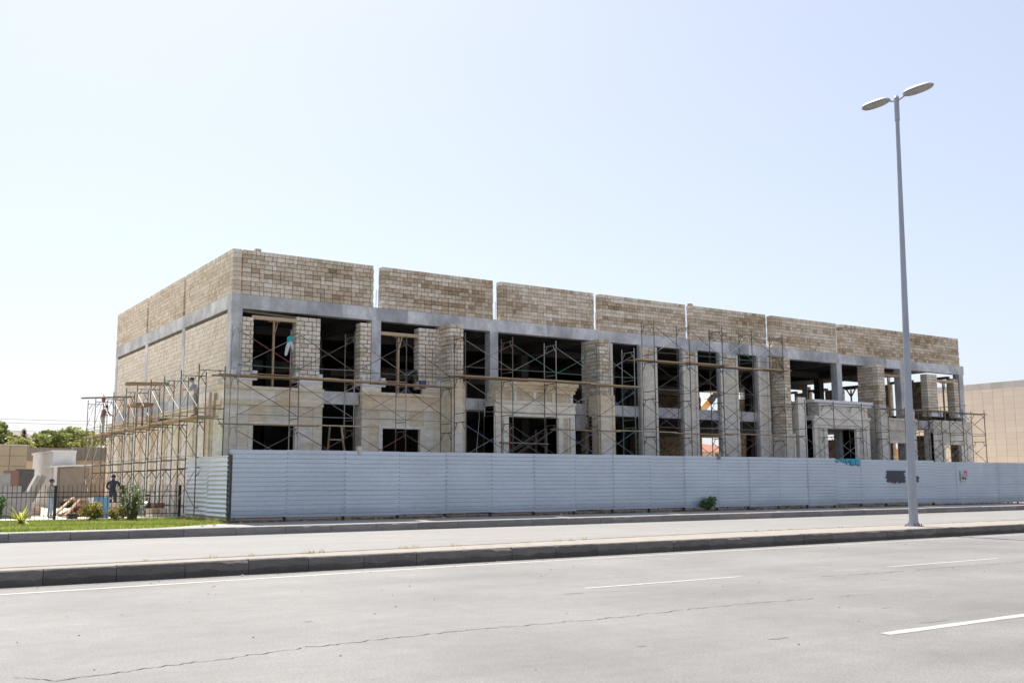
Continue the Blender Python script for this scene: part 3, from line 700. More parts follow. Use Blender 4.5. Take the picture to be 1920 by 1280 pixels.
for x, z, ww, m_, lb in ((18.35, 3.05, .16, M_pinkb, 'pale pinkish block standing on the top edge of the hoarding below the wooden ladder'),
                         (38.9, 3.03, .22, M_soil, 'brown rag lump caught on the split top of the hoarding under the arcade')):
    mb = MB(); mb.box(x-ww/2, x+ww/2, FY-.06, FY+.14, z, z+.2); mb.box(x-ww/2+.03, x+ww/2-.02, FY-.08, FY+.02, z-.12, z+.02)
    tag(mb.build('fence_top_block', m_, None, loc=(x, FY, z)), lb, 'block')

# ------------------------------------------------------------------ scaffolding
FR = {}
def framemesh(wd, h, m_):
    key = (round(wd, 2), round(h, 2), m_.name)
    if key not in FR:
        mb = MB(); r = .0235
        for u in (0, wd): mb.tube((u,0,0), (u,0,h+.16), r, n=6)
        mb.tube((0,0,h-.06), (wd,0,h-.06), .022); mb.tube((0,0,.36), (wd,0,.36), .02)
        k = .26
        mb.tube((k,0,h-.06), (0,0,h-.46), .018); mb.tube((wd-k,0,h-.06), (wd,0,h-.46), .018)
        FR[key] = mb.mesh('scaffold_frame', m_)
    return FR[key]
def scaffold(label, loc, pt, pos, o_out, o_in, levels, group, brace=lambda i, j, s: True, pal=None, ledger=True, rotz=0.0, skip=(), bpal=None):
    """pt(a, o, z): world point from run coordinate, offset and height. frames at pos, one per level"""
    t = thing('scaffolding', label, 'scaffolding', loc, group)
    wd = abs(o_in-o_out); rng = random.Random(int(pos[0]*10))
    fcol = lambda: rng.choice(pal or [M_rust, M_rust, M_rust, M_green, M_steel])
    for i, a in enumerate(pos):
        for j, (z0, z1) in enumerate(levels):
            if (i, j) in skip: continue
            inst('frame', framemesh(wd, z1-z0, fcol()), t, pt(a, o_out, z0), (0, rnd(-.006,.006), rotz+rnd(-.01,.01)))
    for i in range(len(pos)-1):
        for j, (z0, z1) in enumerate(levels):
            if (i, j) in skip or (i+1, j) in skip: continue
            for s, oo in enumerate((o_out, o_in)):
                if not brace(i, j, s): continue
                e = .02 if s == 0 else -.02
                for q, (za, zb) in enumerate(((z0+.42, z1-.22), (z1-.22, z0+.42))):
                    p, r_ = Vector(pt(pos[i], oo, za)), Vector(pt(pos[i+1], oo, zb))
                    off = Vector(pt(0, 1, 0))-Vector(pt(0, 0, 0))
                    dirn = off.normalized()*(.03+.03*q)*(1 if s == 0 else -1)*(-1 if o_out < o_in else 1)
                    mm = rng.choice([M_rust, M_rust, M_steel, M_steel, M_steel, M_green, M_bluet, M_red] if pal is None else bpal or (pal+[M_steel]))
                    MB().tube(p+dirn, r_+dirn, .0165, n=5).build('cross_brace', mm, t)
            if ledger and j:
                p, r_ = pt(pos[i]-.1, o_out, z0+.45), pt(pos[i+1]+.1, o_out, z0+.45+rnd(-.05,.05))
                MB().tube(Vector(p)+Vector((0,-.06 if rotz > 1 else 0,0)), Vector(r_)+Vector((0,-.06 if rotz > 1 else 0,0)), .017, n=5).build('ledger', rng.choice([M_rust, M_green, M_steel]), t)
    return t
ptF = lambda a, o, z: (a, F-o, z)
SG = 'tube scaffolding round the building'
LV1 = [(.1, 2.12), (2.12, 4.12), (4.12, 6.17), (6.17, 8.25)]
scaffold('two deck tube scaffolding at the building corner, before the clad window bays', (18, 41.3, .28), ptF, [13.98, 16.62, 19.2, 21.77, 24.15], 2.0, 1.0, LV1, SG,
         brace=lambda i, j, s: s == 0, rotz=math.pi/2, pal=[M_rust, M_rust, M_steel], bpal=[M_rust, M_steel, M_steel, M_rust, M_steel, M_steel, M_red])
LV2 = [(.5, 2.6), (2.6, 4.62), (4.62, 6.68), (6.68, 8.6)]
scaffold('scaffolding with high timber deck before the fluted cream portal', (30, 41, .28), ptF, [24.72, 27.4, 30.0, 32.6, 35.1], 2.3, 1.3, LV2, SG,
         brace=lambda i, j, s: s == 0 or (j == 1 and i == 1), rotz=math.pi/2, pal=[M_rust, M_steel, M_rust, M_rust, M_green], bpal=[M_steel, M_steel, M_steel, M_rust, M_bluet, M_green])
LV3 = [(.1, 2.15), (2.15, 4.2), (4.2, 6.22), (6.22, 8.2), (8.2, 10.28)]
scaffold('tallest dark scaffolding rising over the roof beam before the arcade piers', (41, 41, .28), ptF, [36.75, 39.32, 41.85, 44.25, 46.85], 2.05, 1.05, LV3, SG,
         brace=lambda i, j, s: s == 0 or (j in (1, 2) and i % 2 == 0), rotz=math.pi/2, pal=[M_rust, M_rust, M_dark], bpal=[M_dark, M_rust, M_green, M_green, M_steel, M_rust])
LV4 = [(.45, 2.5), (2.5, 4.5), (4.5, 6.45)]
scaffold('low dark scaffolding before the plain pale portal with white cornice', (52, 41, .28), ptF, [48.64, 51.24, 53.93, 56.56], 2.0, 1.0, LV4, SG,
         brace=lambda i, j, s: s == 0 or j == 1, rotz=math.pi/2, pal=[M_dark, M_rust, M_dark])
scaffold('dark scaffolding at the far end, reaching past the last corner column', (63.5, 41, .28), ptF, [59.7, 62.23, 64.65, 67.26], 2.0, 1.0, LV4, SG,
         brace=lambda i, j, s: True, rotz=math.pi/2, pal=[M_dark, M_rust, M_dark])
ptL = lambda a, o, z: (XL-o, a, z)
LY = [42.72, 45.3, 48.0, 50.35, 52.95, 55.15, 57.95, 60.3, 62.4, 64.4]
LV5 = [(.42, 2.48), (2.48, 4.52), (4.52, 6.55)]
scaffold('scaffolding along the pale side wall with a long plank deck and two workmen', (13.3, 53, .28), ptL, LY, 1.45, .35, LV5, SG,
         brace=lambda i, j, s: s == 0, rotz=0.0, pal=[M_rust, M_rust, M_rust, M_green], bpal=[M_steel, M_steel, M_steel, M_rust, M_red])
# short tower inside the portal doorway
scaffold('short inner scaffolding standing in the fluted portal doorway', (29, 42.6, .28), ptF, [28.3, 30.5], .75, -.2, [(.5, 2.5), (2.5, 4.3)], SG, rotz=math.pi/2, ledger=False, pal=[M_red, M_steel])

# planks: each one can be lifted off
def plank(p0, p1, label, wd=.24, th=.05, m_=None, group=None, cat='plank', name='scaffold_plank'):
    p0, p1 = Vector(p0), Vector(p1); mb = MB(); d = (p1-p0)
    md = (p0+p1)/2 + Vector((0,0,-.02*rnd(0,1)))
    mb.bar(p0, p1, wd*rnd(.9,1.08), th)
    o = mb.build(name, m_ or M_wood, None, loc=(p0+p1)/2)
    return tag(o, label, cat, group)
ORD = ('first', 'second', 'third', 'fourth', 'fifth', 'sixth')
def deck(desc, spans, ys, z, axis=0, m_=None, dz=.05):
    for i, (a, b) in enumerate(spans):
        for r_, y in enumerate(ys):
            zz = z+dz*(i % 2)+rnd(-.008,.008)
            row = '' if len(ys) == 1 else (('outer edge ', 'middle ', 'wall side ') if len(ys) == 3 else ('outer edge ', 'wall side '))[r_]
            j0, j1 = rnd(-.12,.12), rnd(-.12,.12)
            p0, p1 = ((a+j0, y, zz), (b+j1, y+rnd(-.03,.03), zz+rnd(-.015,.015))) if axis == 0 else ((y, a+j0, zz), (y+rnd(-.03,.03), b+j1, zz+rnd(-.015,.015)))
            plank(p0, p1, f'{row}plank {ORD[i]} from the {"corner" if axis == 0 else "hoarding"} on {desc}', m_=m_, group='timber planks laid on the scaffolding')
deck('upper deck before clad bays', [(13.2,16.9),(16.6,20.7),(20.4,24.4)], (41.38, 41.66, 41.94), 6.20)
deck('thin lower walkway before clad bays', [(13.1,17.6),(17.4,20.4)], (41.2,), 4.17)
deck('deck over the fluted portal', [(24.1,28.6),(28.4,32.4),(32.1,35.8)], (41.05, 41.33, 41.6), 6.72)
deck('low walkway before the arcade', [(29.9,34.2),(34.0,38.3),(38.1,42.4),(42.1,46.2),(46.0,48.3)], (41.25,), 4.36)
deck('high deck before the arcade', [(35.5,39.0),(38.8,42.3),(42.0,45.2),(45.0,47.6)], (41.32, 41.6, 41.9), 8.23)
deck('grey deck beyond the lamp post', [(56.2,60.0),(59.8,63.6),(63.4,67.5)], (41.35, 41.7), 6.36, m_=M_woodg)
deck('side wall deck', [(42.7,46.6),(46.3,50.6),(50.3,54.8),(54.5,59.3),(59.0,65.2)], (12.92, 13.24, 13.56), 4.56, axis=1)
G2 = 'loose boards on the scaffolding'
plank((12.0,52.0,6.62),(14.05,51.9,6.70), 'orange board laid across the top rails of the side scaffolding above the workman', wd=.3, th=.16, group=G2)
plank((11.9,61.6,6.6),(14.1,59.6,6.62), 'thin grey board laid over the top rails at far end of side scaffolding', wd=.2, th=.08, m_=M_woodg, group=G2)
plank((60.6,41.2,6.5),(64.6,41.0,6.86), 'grey board tilting upward on the far end deck behind the lamp post', m_=M_woodg, group=G2)
plank((27.4,42.1,3.7),(30.2,42.0,3.66), 'short grey board low across the fluted portal doorway', m_=M_woodg, group=G2)
plank((13.62,43.75,4.64),(13.8,44.25,5.7), 'pale short board leaning on the wall behind the workman, nearer one', m_=M_wood, wd=.11, group=G2)
plank((13.78,43.65,4.64),(13.96,44.1,5.65), 'pale short board leaning on the wall behind the workman, farther one', m_=M_wood, wd=.11, group=G2)
for i, (a, b, y) in enumerate(((14.6,16.3,41.5),(17.9,18.6,41.6),(20.7,21.9,41.5))):
    plank((a,y,6.30),(b,y+.1,6.31), ('loose pale offcut on the corner deck under first window', 'loose pale offcut on the upper deck beside the pier', 'loose pale offcut on the upper deck before the bending man')[i], wd=.3, th=.03, m_=M_wood, group='loose offcuts on the upper deck')

# timber props and shuttering in the window openings
def shutter(x0, x1, y, z, label, zp=5.9, yb=False):
    t = thing('window_shuttering', label, 'timber shuttering', ((x0+x1)/2, y, zp), 'timber shuttering in upper window openings')
    MB().box(x0, x1, y-.12, y+.25, z, z+.05).build('soffit_board', M_wood, t)
    MB().box(x0-.1, x1+.1, y-.15, y-.11, z-.02, z+.14).build('edge_board', M_wood, t)
    xm = (x0+x1)/2; MB().box(xm-.042, xm+.042, y-.02, y+.07, zp, z).build('prop', M_wood, t)
    MB().bar((xm+.01, y-.03, z-.62), (xm+.16, y-.03, z-.05), .05, .04).build('prop_brace', M_wood, t)
    MB().box(xm-.26, xm+.26, y-.06, y+.1, z-.07, z).build('prop_head', M_wood, t)
shutter(15.3, 17.25, F+.2, 8.95, 'timber window shuttering on a prop beside the blue cloth, in the corner bay')
shutter(21.5, 23.5, F+.2, 8.72, 'timber window shuttering on a prop beside the bending man')
shutter(2*XC-17.25, 2*XC-15.3, F+.2, 8.72, 'timber window shuttering in the last bay beside the far corner column')
shutter(2*XC-23.5, 2*XC-21.5, F+.2, 8.8, 'timber window shuttering behind the lamp post')
for i, (y0, y1) in enumerate(OPN[2:4]):
    t = thing('window_shuttering', ('Y shaped timber prop in the right hand side window behind the portal', 'Y shaped timber prop in the window half hidden by inner column')[i], 'timber shuttering', (XR-.25, (y0+y1)/2, 5.93), 'timber shuttering in upper window openings')
    ym = (y0+y1)/2
    MB().box(XR-.3, XR-.2, ym-.05, ym+.05, 5.93, 9.0).build('prop', M_wood, t)
    for s in (-1, 1): MB().bar((XR-.25, ym, 8.45), (XR-.25, ym+s*.42, 9.05), .09, .08).build('prop_brace', M_wood, t)
    MB().box(XR-.35, XR-.15, ym-.55, ym+.55, 9.04, 9.12).build('prop_head', M_wood, t)
MB().box(14.75, 18.4, F+.15, F+.25, 9.18, 9.3)
tag(MB().bar((14.8,F+.3,9.28),(18.3,F+.25,9.12), .12, .1).build('long_batten', M_woodg, None, loc=(16.5,F+.3,9.2)), 'long grey batten under the roof beam above the corner window', 'batten')
t = thing('angle_bracket', 'small timber frame with a peaked brace on the end of high deck', 'timber frame', (46.9, 41.6, 8.28))
for x in (46.3, 47.3): MB().box(x-.05, x+.05, 41.6, 41.7, 8.3, 9.05).build('post', M_wood, t)
MB().box(46.2, 47.4, 41.58, 41.72, 9.05, 9.15).build('rail', M_wood, t); MB().box(46.78, 46.88, 41.6, 41.7, 8.3, 9.05).build('post', M_wood, t)
for s in (-1, 1): MB().bar((46.83,41.56,9.0),(46.83+s*.5,41.56,8.4), .1, .06).build('brace', M_wood, t)
lad = thing('wooden_ladder', 'short tapering wooden ladder standing in the dark open bay behind hoarding', 'ladder', (19.1, F-.4, .3))
for (a, b) in (((18.55,F-.6,2.3),(18.85,F-.25,4.35)), ((19.55,F-.6,2.3),(19.4,F-.25,4.35))): MB().bar(a, b, .07, .07).build('rail', M_wood, lad)
for z in (2.6, 3.15, 3.7): MB().bar((18.6+(z-2.3)*.14,F-.55+(z-2.3)*.16,z),(19.53-(z-2.3)*.07,F-.55+(z-2.3)*.16,z), .06, .06).build('rung', M_wood, lad)
for (a, b) in (((18.5,F-.6,.3),(18.55,F-.6,2.3)), ((19.6,F-.6,.3),(19.55,F-.6,2.3))): MB().bar(a, b, .07, .07).build('rail', M_wood, lad)
# cloth bundle on the scaffold tube, hose, mortar tubs
cb = thing('hanging_cloth', 'white and turquoise rag tied to the inner scaffold tube before the corner window', 'rag', (16.5, 42.2, 7.3))
M_turq = cloth('turquoise_cloth', (.03,.42,.5)); M_wcl = cloth('white_cloth', (.62,.64,.66))
mb = MB(); mb.ball((16.55,42.15,8.0), .16, .1, .12, 10, 6, jit=.2); mb.ball((16.48,42.15,7.88), .1, .08, .1, 8, 5, jit=.2); mb.build('knot', M_turq, cb)
mb = MB(); mb.path([(16.52,42.15,7.9),(16.42,42.13,7.6),(16.34,42.12,7.25)], [.07,.09,.05], 6); mb.path([(16.56,42.15,7.9),(16.62,42.13,7.65),(16.66,42.12,7.5)], [.06,.07,.03], 6); mb.build('tail', M_wcl, cb)
tag(MB().path([(26.8,F-.1,5.75),(26.75,F-.3,5.0),(26.6,F-.4,4.2),(26.45,F-.5,3.2),(26.4,F-.5,.35)], .02, 5).build('hose', M_steel, None, loc=(26.6,F-.3,.35)), 'thin pale hose hanging down the narrow dark bay', 'hose')
for i, (x, lb) in enumerate(((16.05+.0,0),(24.05,1))):
    if i == 0: continue
    mb = MB(); n = 12
    for (r0, r1, z0, z1) in ((.15,.19,6.22,6.55),): mb.tube((23.55,F-.3,z0),(23.55,F-.3,z1), r0, r1, n)
    mb.tube((23.55,F-.3,6.55),(23.55,F-.3,6.58), .205, .205, n)
    tag(mb.build('bucket', cloth('blue_bucket', (.10,.13,.25)), None, loc=(23.55,F-.3,6.2)), 'dark blue builder bucket on the pale sill beside the bending man', 'bucket')
# trestle, box and red ball on side deck
tr = thing('trestle_table', 'timber trestle with an orange brown board top standing on the side deck', 'trestle', (13.3, 54.6, 4.62))
MB().box(12.95, 13.8, 53.6, 55.6, 5.72, 5.86).build('top', M_wood, tr)
for y in (53.7, 55.5):
    for x in (13.02, 13.74): MB().box(x-.04, x+.04, y-.04, y+.04, 4.62, 5.72).build('leg', M_wood, tr)
mb = MB(); mb.box(13.3, 13.75, 50.4, 50.95, 4.62, 4.78); mb.box(13.32, 13.73, 50.42, 50.93, 4.78, 4.86)
tag(mb.build('tool_box', M_dark, None, loc=(13.5,50.7,4.62)), 'low dark tool box lying on the side deck', 'tool box')
tag(MB().ball((12.72,60.0,6.44), .11, .11, .17, 10, 8).tube((12.72,60.0,6.6),(12.7,60.1,6.75), .012).build('red_float', M_red, None, loc=(12.72,60.0,6.4)), 'small red ball shaped object hung from far side scaffolding above the workman', 'red float')

# ------------------------------------------------------------------ people
def person(label, at_, heading, J, cols, height=1.74, cap=None, hair=None, hold=None):
    """J: joint positions for a 1.75 m figure facing +Y; one skinned surface, hands with five fingers"""
    s = height/1.75
    B = dict(pel=(0,0,.95), sp=(0,.0,1.12), ch=(0,0,1.33), nk=(0,.0,1.50), hd=(0,.02,1.60), tp=(0,.02,1.72),
             ls=(-.19,0,1.43), rs=(.19,0,1.43), le=(-.25,-.02,1.15), re=(.25,-.02,1.15), lw=(-.26,.06,.90), rw=(.26,.06,.90),
             lh=(-.10,0,.91), rh=(.10,0,.91), lk=(-.11,.02,.50), rk=(.11,.02,.50), la=(-.12,-.02,.09), ra=(.12,-.02,.09), lt=(-.13,.15,.04), rt=(.13,.15,.04))
    B.update(J)
    Rr = dict(pel=.145, sp=.135, ch=.155, nk=.058, hd=.088, tp=.078, ls=.075, rs=.075, le=.05, re=.05, lw=.034, rw=.034,
              lh=.10, rh=.10, lk=.066, rk=.066, la=.048, ra=.048, lt=.036, rt=.036)
    names = list(B); idx = {k: i for i, k in enumerate(names)}
    E_ = [('pel','sp'),('sp','ch'),('ch','nk'),('nk','hd'),('hd','tp'),('ch','ls'),('ch','rs'),('ls','le'),('rs','re'),('le','lw'),('re','rw'),
          ('pel','lh'),('pel','rh'),('lh','lk'),('rh','rk'),('lk','la'),('rk','ra'),('la','lt'),('ra','rt')]
    me = bpy.data.meshes.new('sk'); me.from_pydata([B[k] for k in names], [(idx[a], idx[b]) for a, b in E_], [])
    o = bpy.data.objects.new('sk', me); C.objects.link(o)
    md = o.modifiers.new('s', 'SKIN'); sv = me.skin_vertices[0].data
    for k in names: sv[idx[k]].radius = (Rr[k], Rr[k]*(.72 if k in ('pel','sp','ch') else 1)); sv[idx[k]].use_root = k == 'pel'
    ss = o.modifiers.new('b', 'SUBSURF'); ss.levels = 1; ss.render_levels = 1
    bpy.context.view_layer.update()
    ev = o.evaluated_get(bpy.context.evaluated_depsgraph_get()); tm = ev.to_mesh()
    mb = MB(); V = [v.co.copy() for v in tm.vertices]
    seg = {('nk','hd'):0,('hd','tp'):0,('pel','sp'):1,('sp','ch'):1,('ch','nk'):1,('ch','ls'):1,('ch','rs'):1,('ls','le'):1,('rs','re'):1,('le','lw'):1,('re','rw'):1,
           ('pel','lh'):2,('pel','rh'):2,('lh','lk'):2,('rh','rk'):2,('lk','la'):2,('rk','ra'):2,('la','lt'):3,('ra','rt'):3}
    def near_(p):
        best = (9, 1)
        for (a, b), g in seg.items():
            A, Bv = Vector(B[a]), Vector(B[b]); d = Bv-A; t = max(0, min(1, (p-A).dot(d)/max(1e-6, d.length_squared)))
            q = (p-(A+d*t)).length/(.5*(Rr[a]+Rr[b]))
            if q < best[0]: best = (q, g)
        return best[1]
    mb.v = [tuple(v) for v in V]
    for p in tm.polygons:
        mb.f.append(tuple(p.vertices)); mb.t.append(.5); mb.m.append(near_(p.center))
    ev.to_mesh_clear(); bpy.data.objects.remove(o); bpy.data.meshes.remove(me)
    # face: nose, ears, brow, mouth; and hands
    H = Vector(B['hd']); hz = (Vector(B['tp'])-H).normalized(); fy = (Vector((0,1,0))-hz*hz.y)
    fy = fy.normalized() if fy.length > .1 else Vector((0,0,-1)); fx = fy.cross(hz)
    if 'face' in J: pass
    c = H+hz*.045
    mb.obox(c+fy*.095-hz*.01, fx*.014, fy*.02, hz*.025, mi=0)
    for sx in (-1, 1):
        mb.ball(c+fx*sx*.088, .014, .02, .03, 6, 4, mi=0); mb.ball(c+fx*sx*.032+fy*.084+hz*.02, .011, .008, .009, 6, 4, mi=4)
    mb.obox(c+fy*.083-hz*.055, fx*.022, fy*.006, hz*.006, mi=4)
    for wr, el, sx in (('lw','le',-1),('rw','re',1)):
        W_, E0 = Vector(B[wr]), Vector(B[el]); d = (W_-E0).normalized()
        sd = d.cross(Vector((0,0,1))); sd = sd.normalized() if sd.length > .2 else Vector((0,1,0)); pn = sd.cross(d)
        mb.obox(W_+d*.06, d*.05, sd*.04, pn*.017, mi=5)
        for f in range(4):
            b0 = W_+d*.105+sd*(-.03+.02*f); L = (.065,.078,.072,.055)[f]
            mb.path([b0, b0+d*L*.55-pn*.008, b0+d*L*.9-pn*.03], [.0095,.009,.007], 5, mi=5)
        b0 = W_+d*.03+sd*(-.036); mb.path([b0, b0+d*.035-sd*.03, b0+d*.07-sd*.035-pn*.012], [.012,.011,.008], 5, mi=5)
    M_ = Matrix.Translation(Vector(at_)) @ Matrix.Rotation(heading, 4, 'Z') @ Matrix.Scale(s, 4)
    def place(mbx): mbx.v = [tuple(M_ @ Vector(v)) for v in mbx.v]; return mbx
    t = thing('person', label, 'person', at_)
    place(mb).build('body', [M_skin, cols[0], cols[1], cols[2], M_ink, cols[3] if len(cols) > 3 else M_skin], t, smooth=True)
    hb = MB(); hb.ball(c+hz*.03-fy*.012, .1, .108, .098, 12, 8)
    if cap: hb.v = [tuple(Vector(v)+fy*0) for v in hb.v]
    keep = [i for i, f in enumerate(hb.f) if sum((Vector(hb.v[j])-c).dot(hz) for j in f)/len(f) > (-.0 if cap else .02) or sum((Vector(hb.v[j])-c).dot(fy) for j in f)/len(f) < -.03]
    hb.f = [hb.f[i] for i in keep]; hb.t = [hb.t[i] for i in keep]; hb.m = [hb.m[i] for i in keep]
    place(hb).build('cap' if cap else 'hair', cap or hair, t, smooth=True)
    return t
c_grey = cloth('pale_grey_overall', (.40,.41,.44)); c_khaki = cloth('grey_khaki_trousers', (.30,.27,.22)); c_shoe = cloth('dark_shoe', (.05,.045,.04))
c_navy = cloth('navy_cap', (.05,.05,.085)); c_glove = cloth('orange_glove', (.75,.17,.04)); c_white = cloth('off_white_trousers', (.58,.55,.50))
c_maroon = cloth('maroon_shirt', (.24,.12,.10)); c_hair = cloth('black_hair', (.03,.025,.025)); c_jack = cloth('black_navy_jacket', (.035,.042,.06))
c_jean = cloth('dark_jeans', (.05,.065,.10)); c_lj = cloth('light_blue_jeans', (.30,.36,.42)); c_gsh = cloth('grey_green_shirt', (.27,.28,.25)); c_dgreen = cloth('dark_green_jacket', (.035,.055,.055))
PH = {'left': R(60)}
person('workman in pale grey overall, navy beanie and orange gloves standing on the side deck', (13.3, 44.75, 4.63), R(62),
       dict(ch=(0,.06,1.33), nk=(0,.12,1.48), hd=(0,.18,1.57), tp=(0,.21,1.68), ls=(-.19,.07,1.42), rs=(.19,.07,1.42), le=(-.25,.22,1.20), re=(.22,.25,1.21),
            lw=(-.10,.42,1.22), rw=(.05,.43,1.18)), (c_grey, c_khaki, c_shoe, c_glove), 1.76, cap=c_navy)
person('workman in maroon shirt and off white trousers reaching to wall on the far side deck', (13.1, 61.9, 4.63), R(-60),
       dict(sp=(0,.04,1.12), ch=(0,.13,1.31), nk=(0,.2,1.45), hd=(0,.27,1.54), tp=(0,.3,1.64), ls=(-.19,.14,1.40), rs=(.19,.14,1.40), le=(-.22,.28,1.18), re=(.2,.32,1.17), lw=(-.15,.55,1.12), rw=(.14,.6,1.1)),
       (c_maroon, c_white, c_shoe), 1.7, hair=c_hair)
person('man in dark jacket and jeans seen from behind, standing beside the blue board', (11.65, 52.0, .36), R(-38),
       dict(le=(-.30,.02,1.17), re=(.31,.04,1.18), lw=(-.22,.22,1.08), rw=(.24,.24,1.10), ls=(-.22,0,1.44), rs=(.22,0,1.44)), (c_jack, c_jean, c_shoe), 1.86, cap=c_jack)
person('man in grey shirt and pale jeans standing in profile behind the iron railing', (8.22, 48.0, .29), R(-72),
       dict(lw=(-.25,.02,.9), rw=(.24,.04,.9)), (c_gsh, c_lj, c_shoe), 1.70, cap=c_navy)
person('man in dark green jacket bending forward inside the upper window', (23.05, F+.25, 5.88), R(-88),
       dict(pel=(0,-.18,.92), sp=(0,-.05,1.06), ch=(0,.22,1.22), nk=(0,.42,1.27), hd=(0,.54,1.24), tp=(0,.64,1.17), ls=(-.19,.28,1.2), rs=(.19,.28,1.2),
            le=(-.23,.34,.92), re=(.23,.34,.92), lw=(-.16,.48,.70), rw=(.16,.48,.70), lh=(-.1,-.18,.88), rh=(.1,-.18,.88), lk=(-.11,-.02,.48), rk=(.11,-.1,.48)),
       (c_dgreen, c_jack, c_shoe), 1.74, hair=c_hair)

# ------------------------------------------------------------------ street lamp
LX, LYY = 29.85, 21.02
lp = thing('street_lamp', 'tall grey tapered lamp post with two oval lanterns standing on the median', 'street lamp', (LX, LYY, .262))
mb = MB(); n = 16; tilt = lambda z: (LX+.028*(z-.26), LYY, z)
mb.path([tilt(.262), tilt(4.0), tilt(8.0), tilt(12.0), tilt(14.2)], [.148,.125,.10,.076,.066], n); mb.build('pole', M_pole, lp, smooth=False)
mb = MB(); mb.path([tilt(14.15), tilt(14.98)], [.085,.085], n); mb.tube(tilt(14.98), tilt(15.05), .09, .05, n); mb.build('pole_cap', M_pole, lp)
mb = MB(); mb.box(LX-.22, LX+.22, LYY-.22, LYY+.22, .262, .285)
for a in range(4):
    d = Vector((math.cos(a*math.pi/2+.4), math.sin(a*math.pi/2+.4), 0)); b = Vector((LX, LYY, .285))
    mb.prism([(.13,0),(.215,0),(.13,.17)], b-d.cross(Vector((0,0,1)))*.012, b+d.cross(Vector((0,0,1)))*.012, d, (0,0,1))
mb.build('base_plate', M_pole, lp)
MB().prism([(-.05,-.002),(.05,-.002),(.042,.012),(-.042,.012)], (LX-.087, LYY-.112, .85), (LX-.083, LYY-.111, 1.3), Vector((.8,-.6,0)), Vector((-.6,-.8,0))).build('access_door', M_pole, lp)
mb = MB()
for q in range(4): mb.tube((LX+.17*(1 if q % 2 else -1), LYY+.17*(1 if q > 1 else -1), .285), (LX+.17*(1 if q % 2 else -1), LYY+.17*(1 if q > 1 else -1), .335), .018, n=6)
mb.build('bolts', M_dark, lp)
for s, (y0, y1, z) in ((1, (LYY+.28, LYY+1.42, 15.02)), (-1, (LYY-.28, LYY-1.44, 15.0))):
    tx = LX+.41
    MB().tube((tx, LYY, 14.86), (tx, y0+s*.12, z-.02), .036, n=8).build('arm', M_pole, lp)
    def shell(zlo, zhi, grow):
        mb = MB(); K = 12; rows = []
        for i in range(K+1):
            t = i/K; wv = (.055+.15*max(0, 1-abs(2*t-1)**2.6)**.6)*grow; h = .25+.75*max(0, 1-abs(2*t-1)**2.6)**.6
            y = y0+(y1-y0)*t; zc = z+.09*t*0
            rows.append([(tx+wv*math.cos(q), y, zc+(zhi if math.sin(q) > 0 else zlo)*h*abs(math.sin(q))) for q in [2*math.pi*j/14 for j in range(14)]])
        vv = [p for r_ in rows for p in r_]; ff = []
        for i in range(K):
            for j in range(14):
                f = (i*14+j, i*14+(j+1) % 14, (i+1)*14+(j+1) % 14, (i+1)*14+j); ff.append(f if s < 0 else f[::-1])
        ff += [tuple(range(14)) if s > 0 else tuple(range(13,-1,-1)), tuple(K*14+j for j in (range(13,-1,-1) if s > 0 else range(14)))]
        mb.add(vv, ff); return mb
    shell(.03, .155, 1.0).build('lantern_shell', M_shell, lp, smooth=True)
    shell(.135, .0, .93).build('lantern_glass', M_lens, lp, smooth=True) if False else shell(-.135, .01, .93).build('lantern_glass', M_lens, lp, smooth=True)

# ------------------------------------------------------------------ plants
def leaf_quads(mb, c, rx, ry, rz, n, size, elong=1.0, t0=.2, t1=.9, shell=.35, updir=0.0):
    c = Vector(c)
    for _ in range(n):
        d = Vector((random.gauss(0,1), random.gauss(0,1), random.gauss(0,1))).normalized(); k = rnd(shell,1)**.6
        p = c+Vector((d.x*rx, d.y*ry, d.z*rz))*k
        a = Vector((random.gauss(0,1), random.gauss(0,1), random.gauss(0,1)+updir)).normalized(); b = a.orthogonal().normalized()
        b = Matrix.Rotation(rnd(0,6.28), 3, a) @ b; s = size*rnd(.6,1.3)
        mb.add([p-b*s*.35, p+a*s*.5*elong, p+b*s*.35, p-a*s*.5*elong], [(0,1,2,3)], rnd(t0, t1))
def tree(label, x, y, h, cw, ch, n, kind=None, name='leafy_tree', seed=1, z0=0.2, t0=.15, t1=1.0, ls=.3):
    random.seed(seed); t = thing(name, label, 'tree', (x, y, z0), 'trees behind the building site')
    mb = MB(); base = Vector((x, y, z0)); top = base+Vector((rnd(-.3,.3), rnd(-.3,.3), h-ch*.6))
    mb.path([base, base+(top-base)*.5+Vector((.15,0,0)), top], [.24,.18,.1], 8)
    cl = []
    for q in range(n):
        a = rnd(0, 6.28); r_ = rnd(.25,1)**.6; zz = rnd(-.75, .95); k = math.sqrt(max(.05, 1-zz*zz))*r_
        p = Vector((x+cw*k*math.cos(a), y+cw*k*math.sin(a), z0+h-ch+ch*zz)); cl.append(p)
    for p in cl[::2]: mb.path([top-Vector((0,0,rnd(0,.8))), (top+p)/2+Vector((0,0,-.2)), p], [.07,.045,.015], 5)
    mb.build('trunk', M_bark, t)
    mb = MB()
    for p in cl:
        s = rnd(.55,1.1); tt = rnd(0,.35)
        leaf_quads(mb, p, .95*s, .95*s, .6*s, 110, ls, 1.3, t0+tt*.5, min(1, t1-.35+tt), .2)
    mb.build('crown', kind or M_leaf, t); random.seed(seed+99); return t
tree('broad olive green tree crown above the white shed roof', 16.6, 100, 6.2, 2.4, 2.1, 46, seed=3)
tree('yellow green tree crown between the olive tree and building', 21.2, 108, 6.6, 2.6, 2.0, 40, seed=5, t0=.35, t1=1.15)
tree('rounded green tree in the middle of the trees over the shed', 19.0, 104, 6.7, 2.2, 2.0, 40, seed=8)
